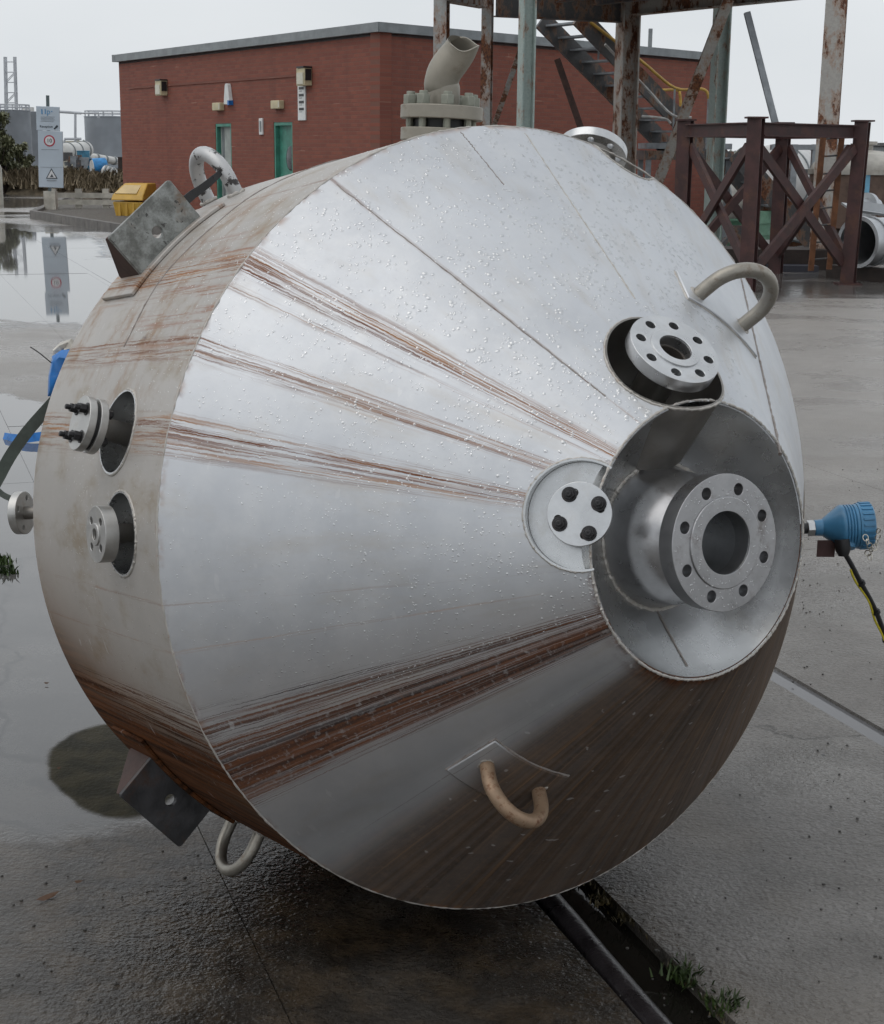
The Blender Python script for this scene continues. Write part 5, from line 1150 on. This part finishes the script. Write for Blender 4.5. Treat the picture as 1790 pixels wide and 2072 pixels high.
for k, (x, y, s_) in enumerate(((137, 325, .5), (148, 332, .35), (160, 340, .3), (170, 335, .4))):
    p = at(x, y, 59); G0_ = G(); G0_.bar((p.x, 59, G0), (p.x + .1, 59, p.z + .3), .12, .12).bar((p.x - s_, 59.2, p.z), (p.x + s_, 59.2, p.z + .15), .14, .14).lathe([(.001, 0), (.18, 0), (.18, .3), (.001, .3)], 16, Matrix.Translation((p.x, 59.1, p.z)))
    tag(G0_.obj('valve_skid', ('dark_steel', 'grey_steel')[k % 2], smooth=False), ('dark valve skid', 'grey valve skid')[k % 2] + (' just right of the sign board', ' second from the sign board', ' third from the sign board', ' next to the blue green cabinet')[k], 'machine', 'plant scrap right of the sign')
M['grass_b'] = leafmat('dry_grass', (.17, .13, .08), (.31, .25, .16)); M['bush_l'] = leafmat('bush_leaf', (.09, .10, .05), (.20, .20, .11)); M['bank'] = simple('bank_soil', (.15, .12, .08), .9, 0, .4, 3, .4, 10, .05)
bk = G(); N = 40
for i in range(N + 1):
    t = i / N; a = at(-80 + t * 355, 372, 52 + 8 * (1 - t)); hgt = .42 + .18 * math.sin(i * 1.3) + .1 * math.sin(i * .5)
    bk.v += [(a.x, a.y, G0), (a.x - .1, a.y + 1.2, hgt), (a.x, a.y + 3, hgt * .9), (a.x, a.y + 6, G0)]
bk.f += [(i * 4 + k, i * 4 + k + 1, i * 4 + k + 5, i * 4 + k + 4) for i in range(N) for k in range(3)]
tag(bk.obj('earth_bank', 'bank'), 'low earth bank under dry grass beyond the road', kind='structure')
gp_ = []
for _ in range(420): t = random.random(); a = at(-80 + t * 350, 372, 52 + 8 * (1 - t)); gp_.append(Vector((a.x + random.gauss(0, .3), a.y + random.uniform(.3, 3.2), random.uniform(.15, .5))))
tuft('dry_grass', gp_, 'grass_b', 'brown dry grass covering the bank beyond the road', kind='stuff', n=36, h=.42, w=.02, spread=.28)
def bush(px, py0, py1, wpx, Y, label, n=3600):
    b = at(px, py1, Y); top = at(px, py0, Y); hgt = top.z - G0; rad = wpx / 2 * Y / FOC; e = empty('bush', (b.x, Y, G0), label, 'bush', 'bushes at the left edge')
    tg = G()
    cl = [Vector((b.x + random.gauss(0, rad * .45), Y + random.gauss(0, rad * .45), G0 + hgt * random.uniform(.25, .92))) for _ in range(22)]
    for c in cl: tg.tube([Vector((b.x, Y, G0)), Vector((b.x, Y, G0)).lerp(c, .5) + Vector((random.gauss(0, .1), 0, .1)), c], [.05, .03, .01], 6)
    tg.obj('stems', 'timber', e)
    g = G()
    for _ in range(n):
        c = random.choice(cl); d = Vector((random.gauss(0, 1), random.gauss(0, 1), random.gauss(0, 1))).normalized() * rad * .42 * random.random() ** .4; p = c + d
        if p.z < 0: continue
        s_ = random.uniform(.05, .12); m_ = Matrix.Translation(p) @ Matrix.Rotation(random.uniform(0, 6.3), 4, 'Z') @ Matrix.Rotation(random.uniform(-1.2, 1.2), 4, 'X'); g.add([m_ @ Vector(v) for v in ((-s_ * .4, 0, 0), (0, -s_, 0), (s_ * .4, 0, 0), (0, s_, 0))], [(0, 1, 2, 3)])
    o = g.obj('foliage', 'bush_l', e, smooth=False); return e
bush(8, 218, 362, 66, 58, 'tall olive green bush at the left edge in front of the tanks', 5200); bush(48, 285, 362, 46, 60, 'lower scrubby bush just left of the sign boards', 2200); bush(-40, 230, 362, 70, 56, 'olive bush cut by the left edge of the picture', 1500)
bo = at(0, 356, 46); tag(G().lathe([(.001, G0), (.13, G0), (.13, at(0, 333, 46).z - .1), (.09, at(0, 333, 46).z), (.001, at(0, 332, 46).z)], 20).obj('bollard', 'rail_cream', None, Matrix.Translation((bo.x - .06, 46, 0))), 'cream bollard at the very left edge beyond the wet road', 'bollard')
sl = gnd(25, 374); tag(G().box((0, 0, 0), 1.5, .5, .16).box((-.2, .1, .12), .9, .4, .1).obj('timber', 'timber', None, Matrix.Translation((sl.x, sl.y, G0 + .08)) @ Matrix.Rotation(R_(-8), 4, 'Z'), smooth=False), 'dark baulk lying at the road edge by the cream bollard', 'timber')
# far tree line closing the horizon
g = G(); tl = []
for k in range(500): X_ = random.uniform(-170, 170); g.lathe([(.01, random.uniform(2.0, 3.4)), (random.uniform(1.2, 3), 1.2), (random.uniform(1, 2), G0)], 6, Matrix.Translation((X_, 300 + random.uniform(0, 30), 0)))
M['far_green'] = leafmat('far_trees', (.10, .12, .10), (.17, .19, .17)); tag(g.obj('far_wood', 'far_green'), 'low hazy line of trees along the horizon', kind='stuff')  # haze is put into the greyed leaf colour
print('objects', len(bpy.data.objects))
